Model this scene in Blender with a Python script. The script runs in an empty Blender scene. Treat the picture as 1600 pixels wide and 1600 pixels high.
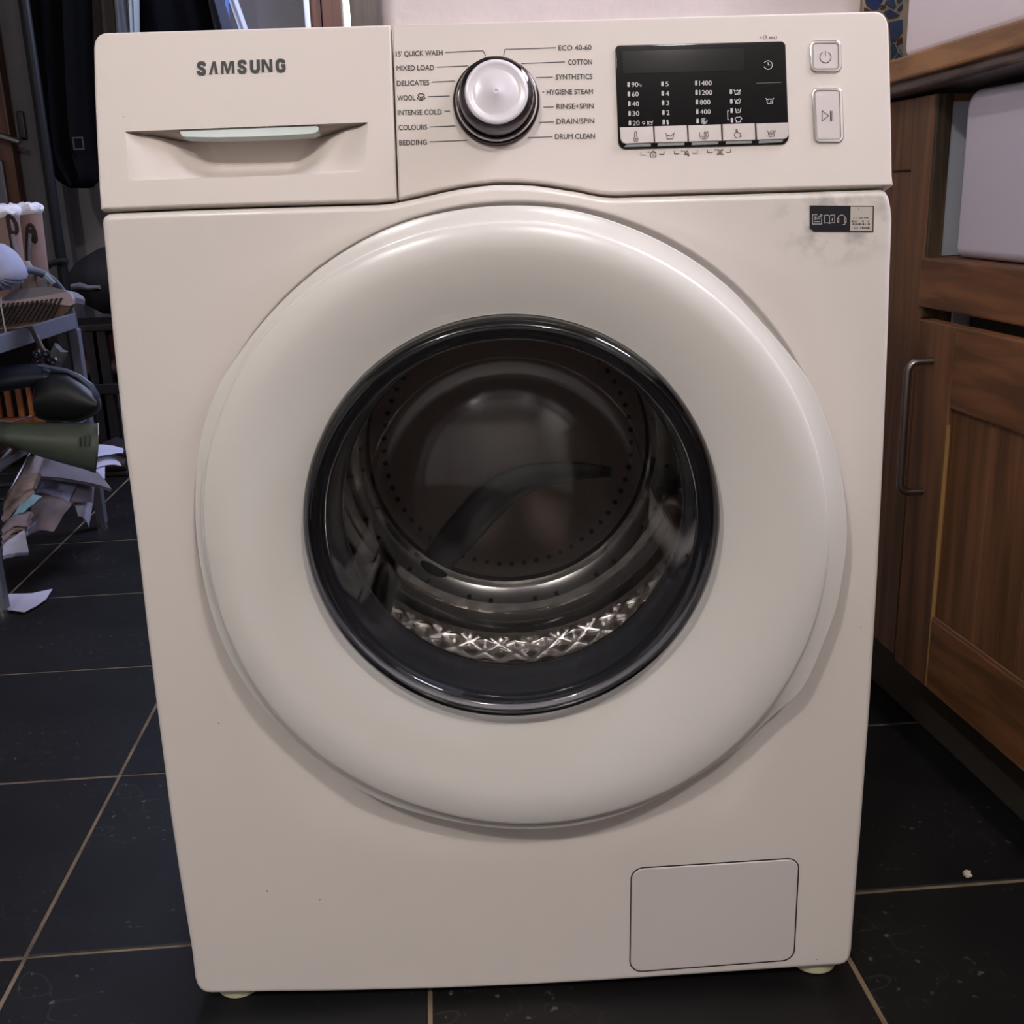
import bpy, bmesh, math, random
from mathutils import Vector, Matrix, noise
from mathutils.geometry import tessellate_polygon
random.seed(7)
C = bpy.context.scene.collection
S = bpy.context.scene
PI = math.pi

# ------------------------------------------------------------------ camera
CAM = Vector((-0.01058, -0.84587, 0.71851)); YAW, PITCH, ROLL, F = -0.015408, -0.285807, 0.03252, 1700.0
MW = Matrix.Rotation(YAW, 3, 'Z') @ Matrix.Rotation(PITCH, 3, 'X') @ Matrix.Rotation(ROLL, 3, 'Y')   # columns: right, forward, up
cd = bpy.data.cameras.new('camera'); cam = bpy.data.objects.new('camera', cd); C.objects.link(cam); S.camera = cam
R_, F_, U_ = MW.col[0], MW.col[1], MW.col[2]
m4 = Matrix(((R_[0], U_[0], -F_[0], CAM[0]), (R_[1], U_[1], -F_[1], CAM[1]), (R_[2], U_[2], -F_[2], CAM[2]), (0, 0, 0, 1)))
cam.matrix_world = m4
cd.sensor_width = 36; cd.lens = 36 * F / 1600; cd.clip_start = 0.01; cd.clip_end = 60

# ------------------------------------------------------------------ light
S.view_settings.view_transform = 'Standard'; S.view_settings.look = 'None'
S.view_settings.gamma = 1; S.view_settings.use_curve_mapping = False
S.view_settings.exposure = 0.30
w = bpy.data.worlds.new('world'); S.world = w; w.use_nodes = True
w.node_tree.nodes['Background'].inputs[0].default_value = (0.80, 0.86, 1.0, 1)
w.node_tree.nodes['Background'].inputs[1].default_value = 2.0

def lamp(name, loc, power, radius, col):
    l = bpy.data.lights.new(name, 'POINT'); l.energy = power; l.shadow_soft_size = radius; l.color = col
    o = bpy.data.objects.new(name, l); C.objects.link(o); o.location = loc; return o
def area(name, loc, target, size, sizey, power, col):
    l = bpy.data.lights.new(name, 'AREA'); l.shape = 'RECTANGLE'; l.size = size; l.size_y = sizey; l.energy = power; l.color = col
    o = bpy.data.objects.new(name, l); C.objects.link(o); o.location = loc
    o.rotation_euler = (Vector(target) - Vector(loc)).to_track_quat('-Z', 'Y').to_euler(); return o
lamp('ceiling_light', (-0.80, -2.12, 2.28), 50, 0.06, (1.0, 0.94, 0.912))
lamp('ceiling_light', (0.54, -1.97, 2.28), 41, 0.06, (1.0, 0.94, 0.915))
area('kitchen_window_light', (1.18, 0.02, 1.72), (0.15, -0.02, 0.7), 0.8, 0.7, 33, (0.84, 0.82, 1.0))
area('hall_window_light', (-0.22, 2.0, 1.55), (-1.0, 1.5, 0.4), 0.5, 0.7, 16, (0.62, 0.68, 1.0))

# ------------------------------------------------------------------ unprojection onto real planes
def ray(px, py):
    u = (px - 800) / F; v = (py - 800) / F
    return (R_ * u + F_ - U_ * v)
def onplane(px, py, p0, n):
    d = ray(px, py); p0 = Vector(p0); n = Vector(n)
    return CAM + d * ((p0 - CAM).dot(n) / d.dot(n))
def aY(px, py, Y): return onplane(px, py, (0, Y, 0), (0, 1, 0))
def aX(px, py, X): return onplane(px, py, (X, 0, 0), (1, 0, 0))
def aZ(px, py, Z): return onplane(px, py, (0, 0, Z), (0, 0, 1))

# ------------------------------------------------------------------ materials
def s2l(c):
    return tuple(((x / 255) / 12.92 if x / 255 <= 0.04045 else (((x / 255) + 0.055) / 1.055) ** 2.4) for x in c)
MATS = {}
def mat(name, rgb, rough=0.5, metal=0.0, coat=0.0, var=0.0, scale=20, rgb2=None, bump=0.0, bscale=200, stretch=None, spec=0.5, sheen=0, emit=None, coatr=0.05):
    if name in MATS: return MATS[name]
    m = bpy.data.materials.new(name); m.use_nodes = True; nt = m.node_tree; b = nt.nodes['Principled BSDF']
    c = s2l(rgb); b.inputs['Base Color'].default_value = (*c, 1); b.inputs['Roughness'].default_value = rough
    b.inputs['Metallic'].default_value = metal; b.inputs['Coat Weight'].default_value = coat; b.inputs['Coat Roughness'].default_value = coatr
    b.inputs['Specular IOR Level'].default_value = spec
    if sheen: b.inputs['Sheen Weight'].default_value = sheen
    if emit: b.inputs['Emission Color'].default_value = (*emit[:3], 1); b.inputs['Emission Strength'].default_value = emit[3]
    tc = nt.nodes.new('ShaderNodeTexCoord'); mp = nt.nodes.new('ShaderNodeMapping'); nt.links.new(tc.outputs['Object'], mp.inputs[0])
    if stretch: mp.inputs['Scale'].default_value = stretch
    if rgb2 is not None:
        n = nt.nodes.new('ShaderNodeTexNoise'); n.inputs['Scale'].default_value = scale; n.inputs['Detail'].default_value = 6
        nt.links.new(mp.outputs[0], n.inputs['Vector'])
        r = nt.nodes.new('ShaderNodeValToRGB'); r.color_ramp.elements[0].position = 0.5 - var; r.color_ramp.elements[1].position = 0.5 + var
        r.color_ramp.elements[0].color = (*c, 1); r.color_ramp.elements[1].color = (*s2l(rgb2), 1)
        nt.links.new(n.outputs[0], r.inputs[0]); nt.links.new(r.outputs[0], b.inputs['Base Color'])
    if bump:
        n2 = nt.nodes.new('ShaderNodeTexNoise'); n2.inputs['Scale'].default_value = bscale; n2.inputs['Detail'].default_value = 4
        nt.links.new(mp.outputs[0], n2.inputs['Vector'])
        bp = nt.nodes.new('ShaderNodeBump'); bp.inputs['Strength'].default_value = bump; bp.inputs['Distance'].default_value = 0.002
        nt.links.new(n2.outputs[0], bp.inputs['Height']); nt.links.new(bp.outputs[0], b.inputs['Normal'])
    MATS[name] = m; return m

white_metal = mat('white_enamel', (226, 220, 216), 0.38, spec=0.5, coat=0.25, coatr=0.12)
white_plastic = mat('white_gloss_plastic', (219, 209, 201), 0.42, spec=0.3)
door_plastic = mat('door_gloss_plastic', (224, 220, 213), 0.28, coat=0.5, coatr=0.05)
lens_tint = mat('pale_green_lip', (196, 208, 205), 0.3)
gap_dark = mat('dark_gap', (40, 34, 32), 0.8)
display_black = mat('display_black', (10, 10, 11), 0.04, spec=0.4)
display_window = mat('display_window', (27, 26, 26), 0.07, spec=0.3)
print_dark = mat('print_dark', (52, 48, 50), 0.6)
print_black = mat('print_black', (16, 15, 24), 0.5)
print_white = mat('print_white', (190, 186, 184), 0.5)
print_dim = mat('print_dim', (88, 80, 74), 0.5)
key_silver = mat('key_silver', (178, 168, 164), 0.35, metal=0.15)
key_edge = mat('key_edge', (120, 124, 122), 0.4)
chrome = mat('chrome', (225, 222, 222), 0.09, metal=1.0)
steel = mat('drum_steel', (214, 210, 206), 0.19, metal=1.0)
rear_steel = mat('rear_steel', (120, 112, 106), 0.30, metal=1.0)
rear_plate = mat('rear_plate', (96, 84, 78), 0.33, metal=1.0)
rubber = mat('door_seal_rubber', (56, 57, 62), 0.38, spec=0.5)
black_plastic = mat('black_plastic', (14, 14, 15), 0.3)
cream_foot = mat('cream_foot', (196, 192, 158), 0.6)
smoke_chrome = mat('smoked_chrome', (70, 62, 60), 0.12, metal=0.9)
brushed = mat('brushed_steel', (150, 146, 142), 0.3, metal=1.0)

def glass_mat(name, tint, fac=0.5, ior=1.5, rough=0.0, mul=1.0):
    m = bpy.data.materials.new(name); m.use_nodes = True; nt = m.node_tree; nt.nodes.clear()
    out = nt.nodes.new('ShaderNodeOutputMaterial'); mx = nt.nodes.new('ShaderNodeMixShader')
    tr = nt.nodes.new('ShaderNodeBsdfTransparent'); gl = nt.nodes.new('ShaderNodeBsdfGlossy'); fr = nt.nodes.new('ShaderNodeFresnel')
    tr.inputs[0].default_value = (*tint, 1); gl.inputs['Roughness'].default_value = rough; fr.inputs[0].default_value = ior
    mm = nt.nodes.new('ShaderNodeMath'); mm.operation = 'MULTIPLY'; mm.inputs[1].default_value = mul; mm.use_clamp = True
    nt.links.new(fr.outputs[0], mm.inputs[0]); nt.links.new(mm.outputs[0], mx.inputs[0])
    nt.links.new(tr.outputs[0], mx.inputs[1]); nt.links.new(gl.outputs[0], mx.inputs[2]); nt.links.new(mx.outputs[0], out.inputs[0])
    return m
bowl_glass = glass_mat('bowl_glass', (0.93, 0.93, 0.94), ior=1.4, mul=0.22, rough=0.03)
end_glass = glass_mat('end_glass', (0.95, 0.95, 0.96), ior=1.45, mul=2.6, rough=0.115)
rim_glass = glass_mat('rim_glass', (0.55, 0.56, 0.60), ior=1.6, mul=1.2, rough=0.02)
clear_skirt = glass_mat('clear_skirt', (0.80, 0.78, 0.80), ior=1.5, mul=1.6, rough=0.03)

def wood_mat(name, dark, light, axis='Z', scale=9.0, rough=0.5, bump=0.25):
    m = bpy.data.materials.new(name); m.use_nodes = True; nt = m.node_tree; b = nt.nodes['Principled BSDF']
    tc = nt.nodes.new('ShaderNodeTexCoord'); mp = nt.nodes.new('ShaderNodeMapping'); nt.links.new(tc.outputs['Object'], mp.inputs[0])
    sc = {'Z': (6, 6, 0.35), 'Y': (6, 0.35, 6), 'X': (0.35, 6, 6)}[axis]; mp.inputs['Scale'].default_value = sc
    n = nt.nodes.new('ShaderNodeTexNoise'); n.inputs['Scale'].default_value = scale; n.inputs['Detail'].default_value = 8; n.inputs['Distortion'].default_value = 0.6
    nt.links.new(mp.outputs[0], n.inputs['Vector'])
    r = nt.nodes.new('ShaderNodeValToRGB'); r.color_ramp.elements[0].position = 0.36; r.color_ramp.elements[1].position = 0.64
    r.color_ramp.elements[0].color = (*s2l(dark), 1); r.color_ramp.elements[1].color = (*s2l(light), 1)
    nt.links.new(n.outputs[0], r.inputs[0]); nt.links.new(r.outputs[0], b.inputs['Base Color'])
    bp = nt.nodes.new('ShaderNodeBump'); bp.inputs['Strength'].default_value = bump; bp.inputs['Distance'].default_value = 0.001
    nt.links.new(n.outputs[0], bp.inputs['Height']); nt.links.new(bp.outputs[0], b.inputs['Normal'])
    b.inputs['Roughness'].default_value = rough; return m
oak_v = wood_mat('oak_upright', (92, 62, 38), (128, 88, 56), 'Z')
oak_h = wood_mat('oak_rail', (94, 62, 38), (134, 90, 56), 'Y')
oak_top = wood_mat('oak_worktop', (128, 90, 54), (168, 122, 78), 'Y')
oak_edge = wood_mat('weathered_oak_edge', (58, 46, 32), (98, 80, 54), 'Z', scale=16, bump=0.8)
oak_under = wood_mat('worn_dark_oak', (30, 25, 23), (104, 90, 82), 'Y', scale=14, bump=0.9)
brown_wood_a = wood_mat('brown_door_wood', (70, 42, 26), (98, 62, 38), 'Z')
brown_wood_b = wood_mat('umber_post_wood', (52, 40, 26), (78, 62, 42), 'Z')
pine = wood_mat('pine_slat', (196, 116, 66), (226, 146, 92), 'Z')
plaster_warm = mat('pink_plaster', (206, 194, 190), 0.85, rgb2=(220, 208, 204), var=0.2, scale=6, bump=0.5, bscale=60)
plaster_grey = mat('grey_plaster', (132, 126, 128), 0.9, rgb2=(146, 140, 141), var=0.2, scale=4, bump=0.3, bscale=50)
room_paint = mat('room_paint', (190, 188, 186), 0.9)
white_paint = mat('white_gloss_paint', (214, 214, 220), 0.4)

# ------------------------------------------------------------------ mesh helpers
def wloc(o):
    v = Vector((0, 0, 0))
    while o is not None: v += o.location; o = o.parent
    return v
def obj(name, verts, faces, m, parent=None, smooth=False, mats=None, fm=None):
    me = bpy.data.meshes.new(name)
    off = wloc(parent) if parent else Vector((0, 0, 0))
    me.from_pydata([tuple(Vector(v) - off) for v in verts], [], faces)
    for mm in (mats or [m]): me.materials.append(mm)
    if fm:
        for p, k in zip(me.polygons, fm): p.material_index = k
    if smooth:
        me.polygons.foreach_set('use_smooth', [True] * len(me.polygons))
        try: me.set_sharp_from_angle(angle=math.radians(smooth if smooth > 1 else 50))
        except Exception: pass
    me.validate(); me.update()
    bm = bmesh.new(); bm.from_mesh(me); bmesh.ops.recalc_face_normals(bm, faces=bm.faces); bm.to_mesh(me); bm.free()
    o = bpy.data.objects.new(name, me); C.objects.link(o)
    if parent: o.parent = parent
    return o
def thing(name, label, cat, loc, group=None):
    o = bpy.data.objects.new(name, None); C.objects.link(o); o.location = loc; o.empty_display_size = 0.05
    o['label'] = label; o['category'] = cat
    if group: o['group'] = group
    return o
def tag(o, label, cat=None, group=None, kind=None):
    o['label'] = label
    if cat: o['category'] = cat
    if group: o['group'] = group
    if kind: o['kind'] = kind
    return o
def struct(o, label=None):
    o['kind'] = 'structure'
    if label: o['label'] = label
    return o
class MB:
    def __init__(s): s.v = []; s.f = []
    def add(s, v, f):
        n = len(s.v); s.v += [Vector(x) for x in v]; s.f += [tuple(i + n for i in q) for q in f]; return s
    def box(s, a, b, M=None, bev=0.0):
        a = Vector(a); b = Vector(b)
        if bev <= 0:
            v = [(x, y, z) for x in (a.x, b.x) for y in (a.y, b.y) for z in (a.z, b.z)]
            f = [(0, 1, 3, 2), (4, 6, 7, 5), (0, 4, 5, 1), (2, 3, 7, 6), (0, 2, 6, 4), (1, 5, 7, 3)]
        else:
            bm = bmesh.new(); r = bmesh.ops.create_cube(bm, size=1)
            for q in bm.verts: q.co = Vector(((a.x + b.x) / 2 + q.co.x * (b.x - a.x), (a.y + b.y) / 2 + q.co.y * (b.y - a.y), (a.z + b.z) / 2 + q.co.z * (b.z - a.z)))
            bmesh.ops.bevel(bm, geom=bm.edges[:], offset=bev, segments=2, affect='EDGES', profile=0.5)
            bm.verts.index_update(); v = [tuple(q.co) for q in bm.verts]; f = [tuple(q.index for q in p.verts) for p in bm.faces]; bm.free()
        if M is not None: v = [M @ Vector(q) for q in v]
        return s.add(v, f)
    def prism(s, poly, ext):          # poly: 3D points, ext: vector
        n = len(poly); ext = Vector(ext); tri = tessellate_polygon([[Vector(p) for p in poly]])
        v = [Vector(p) for p in poly] + [Vector(p) + ext for p in poly]
        f = [tuple(t) for t in tri] + [tuple(i + n for i in reversed(t)) for t in tri] + [(i, (i + 1) % n, (i + 1) % n + n, i + n) for i in range(n)]
        return s.add(v, f)
    def tube(s, pts, rad, seg=10, flat=1.0, cap=True, upv=None, closed=False):
        pts = [Vector(p) for p in pts]; n = len(pts)
        if not hasattr(rad, '__len__'): rad = [rad] * n
        v = []; f = []; prev = None
        for i, p in enumerate(pts):
            t = (pts[(i + 1) % n] - pts[i - 1]) if closed else (pts[min(i + 1, n - 1)] - pts[max(i - 1, 0)])
            t.normalize()
            if prev is None:
                a = Vector(upv) if upv else (Vector((0, 0, 1)) if abs(t.z) < 0.9 else Vector((0, 1, 0)))
            else: a = prev
            a = (a - t * a.dot(t)).normalized(); b = t.cross(a); prev = a
            for k in range(seg):
                q = 2 * PI * k / seg
                v.append(p + a * math.cos(q) * rad[i] * flat + b * math.sin(q) * rad[i])
        m = n if closed else n - 1
        for i in range(m):
            j = (i + 1) % n
            for k in range(seg):
                f.append((i * seg + k, i * seg + (k + 1) % seg, j * seg + (k + 1) % seg, j * seg + k))
        if cap and not closed:
            f.append(tuple(range(seg))); f.append(tuple((n - 1) * seg + k for k in reversed(range(seg))))
        return s.add(v, f)
    def lathe(s, prof, c, seg=96, cap0=False, cap1=False, rfun=None):  # prof (r, y) axis along Y at c=(x,z)
        n = len(prof); v = []; f = []
        for r, y in prof:
            for k in range(seg):
                a = 2 * PI * k / seg; rr = rfun(r, y, a) if rfun else (r, y)
                v.append((c[0] + rr[0] * math.cos(a), rr[1], c[1] + rr[0] * math.sin(a)))
        for i in range(n - 1):
            for k in range(seg): f.append((i * seg + k, i * seg + (k + 1) % seg, (i + 1) * seg + (k + 1) % seg, (i + 1) * seg + k))
        if cap0: f.append(tuple(range(seg)))
        if cap1: f.append(tuple((n - 1) * seg + k for k in reversed(range(seg))))
        return s.add(v, f)
    def build(s, name, m, parent=None, smooth=False): return obj(name, s.v, s.f, m, parent, smooth)

def ribbon(pts, wd, n, off=0.0, closed=False):   # flat stroke on a plane with normal n
    n = Vector(n); pts = [Vector(p) for p in pts]; v = []; f = []; N = len(pts)
    for i, p in enumerate(pts):
        if closed: d0 = (p - pts[i - 1]).normalized(); d1 = (pts[(i + 1) % N] - p).normalized()
        else:
            d0 = (p - pts[i - 1]).normalized() if i else (pts[1] - p).normalized(); d1 = (pts[i + 1] - p).normalized() if i < N - 1 else d0
        t = (d0 + d1); t = d0 if t.length < 1e-6 else t.normalized()
        sd = n.cross(t); k = wd / 2 / max(0.35, abs(sd.dot(n.cross(d0))))
        v += [p + sd * k + n * off, p - sd * k + n * off]
    m = N if closed else N - 1
    for i in range(m): j = (i + 1) % N; f.append((2 * i, 2 * i + 1, 2 * j + 1, 2 * j))
    return v, f

def inset2(poly, d):     # inset of a closed 2D polygon (CCW) by d
    n = len(poly); out = []
    for i in range(n):
        p0, p1, p2 = poly[i - 1], poly[i], poly[(i + 1) % n]
        a = (p1[0] - p0[0], p1[1] - p0[1]); b = (p2[0] - p1[0], p2[1] - p1[1])
        la = math.hypot(*a) or 1; lb = math.hypot(*b) or 1
        na = (-a[1] / la, a[0] / la); nb = (-b[1] / lb, b[0] / lb)
        m = (na[0] + nb[0], na[1] + nb[1]); lm = math.hypot(*m) or 1; m = (m[0] / lm, m[1] / lm)
        k = d / max(0.5, m[0] * na[0] + m[1] * na[1]); out.append((p1[0] + m[0] * k, p1[1] + m[1] * k))
    return out
def ccw(poly):
    a = sum(poly[i - 1][0] * poly[i][1] - poly[i][0] * poly[i - 1][1] for i in range(len(poly)))
    return poly if a > 0 else poly[::-1]
def round_poly(corners, radii, seg=6):
    out = []; n = len(corners)
    for i in range(n):
        p0 = Vector(corners[i - 1]); p1 = Vector(corners[i]); p2 = Vector(corners[(i + 1) % n]); r = radii[i] if hasattr(radii, '__len__') else radii
        if r <= 0: out.append(tuple(p1)); continue
        a = (p0 - p1).normalized(); b = (p2 - p1).normalized(); ang = a.angle(b); d = r / math.tan(ang / 2)
        c = p1 + (a + b).normalized() * (r / math.sin(ang / 2)); s0 = p1 + a * d; s1 = p1 + b * d
        a0 = math.atan2(s0.y - c.y, s0.x - c.x); a1 = math.atan2(s1.y - c.y, s1.x - c.x); da = (a1 - a0 + PI) % (2 * PI) - PI
        for k in range(seg + 1):
            t = a0 + da * k / seg; out.append((c.x + r * math.cos(t), c.y + r * math.sin(t)))
    return out
def slab(poly, to3, thick, bev=0.0, front=0.0, holes=None, bseg=3, back=True):
    """poly: 2D outline; to3(u, v, out) -> 3D; front face at out=front, back at out=front-thick."""
    poly = ccw(poly); n = len(poly); v = []; f = []
    rings = []
    if bev > 0:
        rings.append((inset2(poly, bev + min(0.0005, bev * 0.5)), front))
        for k in range(bseg + 1):
            t = k / bseg * PI / 2
            rings.append((inset2(poly, bev * (1 - math.sin(t))), front - bev * (1 - math.cos(t))))
    else: rings.append((poly, front))
    rings.append((poly, front - thick))
    for pl, h in rings: v += [to3(p[0], p[1], h) for p in pl]
    for r in range(len(rings) - 1):
        for i in range(n): j = (i + 1) % n; f.append((r * n + i, (r + 1) * n + i, (r + 1) * n + j, r * n + j))
    loops = [[Vector((p[0], p[1], 0)) for p in rings[0][0]]]
    hidx = []
    for h in (holes or []):
        base = len(v); v += [to3(p[0], p[1], front) for p in h]; v += [to3(p[0], p[1], front - thick) for p in h]; k = len(h)
        for i in range(k): j = (i + 1) % k; f.append((base + i, base + j, base + k + j, base + k + i))
        loops.append([Vector((p[0], p[1], 0)) for p in h]); hidx += list(range(base, base + k))
    idx = list(range(n)) + hidx
    for t in tessellate_polygon(loops): f.append(tuple(idx[q] for q in t))
    if back and not holes:
        b0 = (len(rings) - 1) * n; f.append(tuple(b0 + i for i in range(n)))
    return v, f

# ================================================================== SETTING
TH = 0.055; ct, st = math.cos(TH), math.sin(TH)     # the paving and units stand a few degrees off the machine's axis
def g2w(u, v, z=0.0): return Vector((u * ct - v * st, u * st + v * ct, z))
slate = None
def slate_mat(name, base, r2):
    m = bpy.data.materials.new(name); m.use_nodes = True; nt = m.node_tree; b = nt.nodes['Principled BSDF']
    tc = nt.nodes.new('ShaderNodeTexCoord')
    n = nt.nodes.new('ShaderNodeTexNoise'); n.inputs['Scale'].default_value = 7; n.inputs['Detail'].default_value = 8; nt.links.new(tc.outputs['Object'], n.inputs['Vector'])
    r = nt.nodes.new('ShaderNodeValToRGB'); r.color_ramp.elements[0].position = 0.35; r.color_ramp.elements[1].position = 0.7
    r.color_ramp.elements[0].color = (*s2l(base), 1); r.color_ramp.elements[1].color = (*s2l(r2), 1); nt.links.new(n.outputs[0], r.inputs[0])
    # fine pale scuffs and specks
    n3 = nt.nodes.new('ShaderNodeTexNoise'); n3.inputs['Scale'].default_value = 95; n3.inputs['Detail'].default_value = 3; nt.links.new(tc.outputs['Object'], n3.inputs['Vector'])
    r3 = nt.nodes.new('ShaderNodeValToRGB'); r3.color_ramp.elements[0].position = 0.65; r3.color_ramp.elements[1].position = 0.76
    nt.links.new(n3.outputs[0], r3.inputs[0])
    n4 = nt.nodes.new('ShaderNodeTexNoise'); n4.inputs['Scale'].default_value = 5.5; n4.inputs['Detail'].default_value = 5; nt.links.new(tc.outputs['Object'], n4.inputs['Vector'])
    r4 = nt.nodes.new('ShaderNodeValToRGB'); r4.color_ramp.elements[0].position = 0.46; r4.color_ramp.elements[1].position = 0.62; nt.links.new(n4.outputs[0], r4.inputs[0])
    mu = nt.nodes.new('ShaderNodeMath'); mu.operation = 'MULTIPLY'; nt.links.new(r3.outputs[0], mu.inputs[0]); nt.links.new(r4.outputs[0], mu.inputs[1])
    mx = nt.nodes.new('ShaderNodeMixRGB'); nt.links.new(mu.outputs[0], mx.inputs[0]); nt.links.new(r.outputs[0], mx.inputs[1]); mx.inputs[2].default_value = (*s2l((118, 112, 106)), 1)
    # thin scratches
    w_ = nt.nodes.new('ShaderNodeTexVoronoi'); w_.feature = 'DISTANCE_TO_EDGE'; w_.inputs['Scale'].default_value = 6
    mp = nt.nodes.new('ShaderNodeMapping'); mp.inputs['Scale'].default_value = (1, 0.6, 1); nd = nt.nodes.new('ShaderNodeTexNoise'); nd.inputs['Scale'].default_value = 9
    nt.links.new(tc.outputs['Object'], nd.inputs['Vector']); ad = nt.nodes.new('ShaderNodeMixRGB'); ad.inputs[0].default_value = 0.35
    nt.links.new(tc.outputs['Object'], ad.inputs[1]); nt.links.new(nd.outputs['Color'], ad.inputs[2]); nt.links.new(ad.outputs[0], mp.inputs[0]); nt.links.new(mp.outputs[0], w_.inputs['Vector'])
    rs = nt.nodes.new('ShaderNodeValToRGB'); rs.color_ramp.elements[0].position = 0.0; rs.color_ramp.elements[1].position = 0.006
    rs.color_ramp.elements[0].color = (0.22, 0.22, 0.22, 1); rs.color_ramp.elements[1].color = (0, 0, 0, 1); nt.links.new(w_.outputs['Distance'], rs.inputs[0])
    m2 = nt.nodes.new('ShaderNodeMath'); m2.operation = 'MULTIPLY'; nt.links.new(rs.outputs[0], m2.inputs[0]); nt.links.new(r4.outputs[0], m2.inputs[1])
    mx2 = nt.nodes.new('ShaderNodeMixRGB'); nt.links.new(m2.outputs[0], mx2.inputs[0]); nt.links.new(mx.outputs[0], mx2.inputs[1]); mx2.inputs[2].default_value = (*s2l((104, 96, 88)), 1)
    nt.links.new(mx2.outputs[0], b.inputs['Base Color'])
    bp = nt.nodes.new('ShaderNodeBump'); bp.inputs['Strength'].default_value = 0.35; bp.inputs['Distance'].default_value = 0.003
    nb = nt.nodes.new('ShaderNodeTexNoise'); nb.inputs['Scale'].default_value = 18; nb.inputs['Detail'].default_value = 6; nt.links.new(tc.outputs['Object'], nb.inputs['Vector'])
    nt.links.new(nb.outputs[0], bp.inputs['Height']); nt.links.new(bp.outputs[0], b.inputs['Normal'])
    b.inputs['Roughness'].default_value = 0.55; b.inputs['Specular IOR Level'].default_value = 0.35; return m
slates = [slate_mat('black_slate', (14, 14, 15), (25, 24, 25)), slate_mat('black_slate_cool', (15, 16, 18), (28, 28, 31)), slate_mat('black_slate_warm', (13, 12, 12), (24, 22, 21))]
grout = mat('sandy_grout', (150, 130, 104), 0.9, rgb2=(92, 80, 66), var=0.15, scale=14, bump=0.4)
floor = struct(obj('floor', [g2w(-3.4, -4.4, -0.0014), g2w(1.6, -4.4, -0.0014), g2w(1.6, 3.4, -0.0014), g2w(-3.4, 3.4, -0.0014),
                           g2w(-3.4, -4.4, -0.05), g2w(1.6, -4.4, -0.05), g2w(1.6, 3.4, -0.05), g2w(-3.4, 3.4, -0.05)],
                   [(0, 1, 2, 3), (7, 6, 5, 4), (0, 4, 5, 1), (1, 5, 6, 2), (2, 6, 7, 3), (3, 7, 4, 0)], grout), 'black slate tiled floor with sandy joints')
tile_me = []
tw, tl, jw = 0.404, 0.356, 0.0022
def tile_mesh(var):
    bm = bmesh.new(); bmesh.ops.create_cube(bm, size=1)
    for q in bm.verts: q.co = Vector((q.co.x * (tw - jw * 2), q.co.y * (tl - 0.0046), q.co.z * 0.006 - 0.003))
    bmesh.ops.bevel(bm, geom=[e for e in bm.edges if all(x.co.z > -0.001 for x in e.verts)], offset=0.0012, segments=1, affect='EDGES')
    me = bpy.data.meshes.new('tile'); bm.to_mesh(me); bm.free(); me.materials.append(slates[var]); return me
tms = [tile_mesh(i) for i in range(3)]
for i in range(-8, 4):
    for j in range(-11, 8):
        u = 0.3155 + tw * (i + 0.5); v = 0.112 + tl * (j + 0.5)
        p = g2w(u, v)
        if not (-2.75 < p.x < 1.45 and -4.1 < p.y < 2.8): continue
        o = bpy.data.objects.new('tile', tms[(i * 7 + j * 3) % 3]); C.objects.link(o); o.parent = floor; o.location = p + Vector((0, 0, random.uniform(-0.0004, 0.0004)))
        o.rotation_euler = (random.uniform(-1, 1) * 0.0015, random.uniform(-1, 1) * 0.0015, TH + random.uniform(-1, 1) * 0.002)

# walls
HALL = 2.6; BW = 0.68
def wall(name, a, b, m, label=None): return struct(MB().box(a, b).build(name, m), label)
wx = aY(594, 10, BW).x
# plaster wall behind the machine, with a rounded outer corner
mb = MB(); prof = [(0.70 + 0.6, BW), (wx + 0.02, BW)]
for k in range(1, 7): a = k / 6 * PI / 2; prof.append((wx + 0.02 - 0.02 * math.sin(a), BW + 0.02 - 0.02 * math.cos(a)))
prof += [(wx, BW + 0.16), (1.3, BW + 0.16)]
mb.prism([(x, y, 0) for x, y in prof], (0, 0, 2.4)); struct(mb.build('wall_back', plaster_warm, smooth=40), 'pinkish plaster wall behind the washing machine')
tz = aY(1000, 30, BW - 0.01).z
wall('trim_1', (wx + 0.012, BW - 0.008, 0.0), (0.476, BW, tz), plaster_warm, 'low plaster ledge along the wall behind the machine')
wall('wall_hall', (-2.6, HALL, 0), (0.3, HALL + 0.1, 2.4), plaster_grey, 'grey plaster wall at the end of the hall')
wall('wall_left', (-2.6, -4.0, 0), (-2.5, HALL, 2.4), room_paint)
wall('wall_right', (1.22, -4.0, 0), (1.32, BW + 0.1, 2.4), room_paint)
wall('wall_front', (-2.6, -4.1, 0), (1.32, -4.0, 2.4), room_paint)
wall('ceiling', (-2.6, -4.1, 2.4), (1.32, 2.7, 2.5), room_paint)
wall('wall_side', (0.2, BW + 0.16, 0), (0.3, HALL, 2.4), room_paint)

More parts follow.
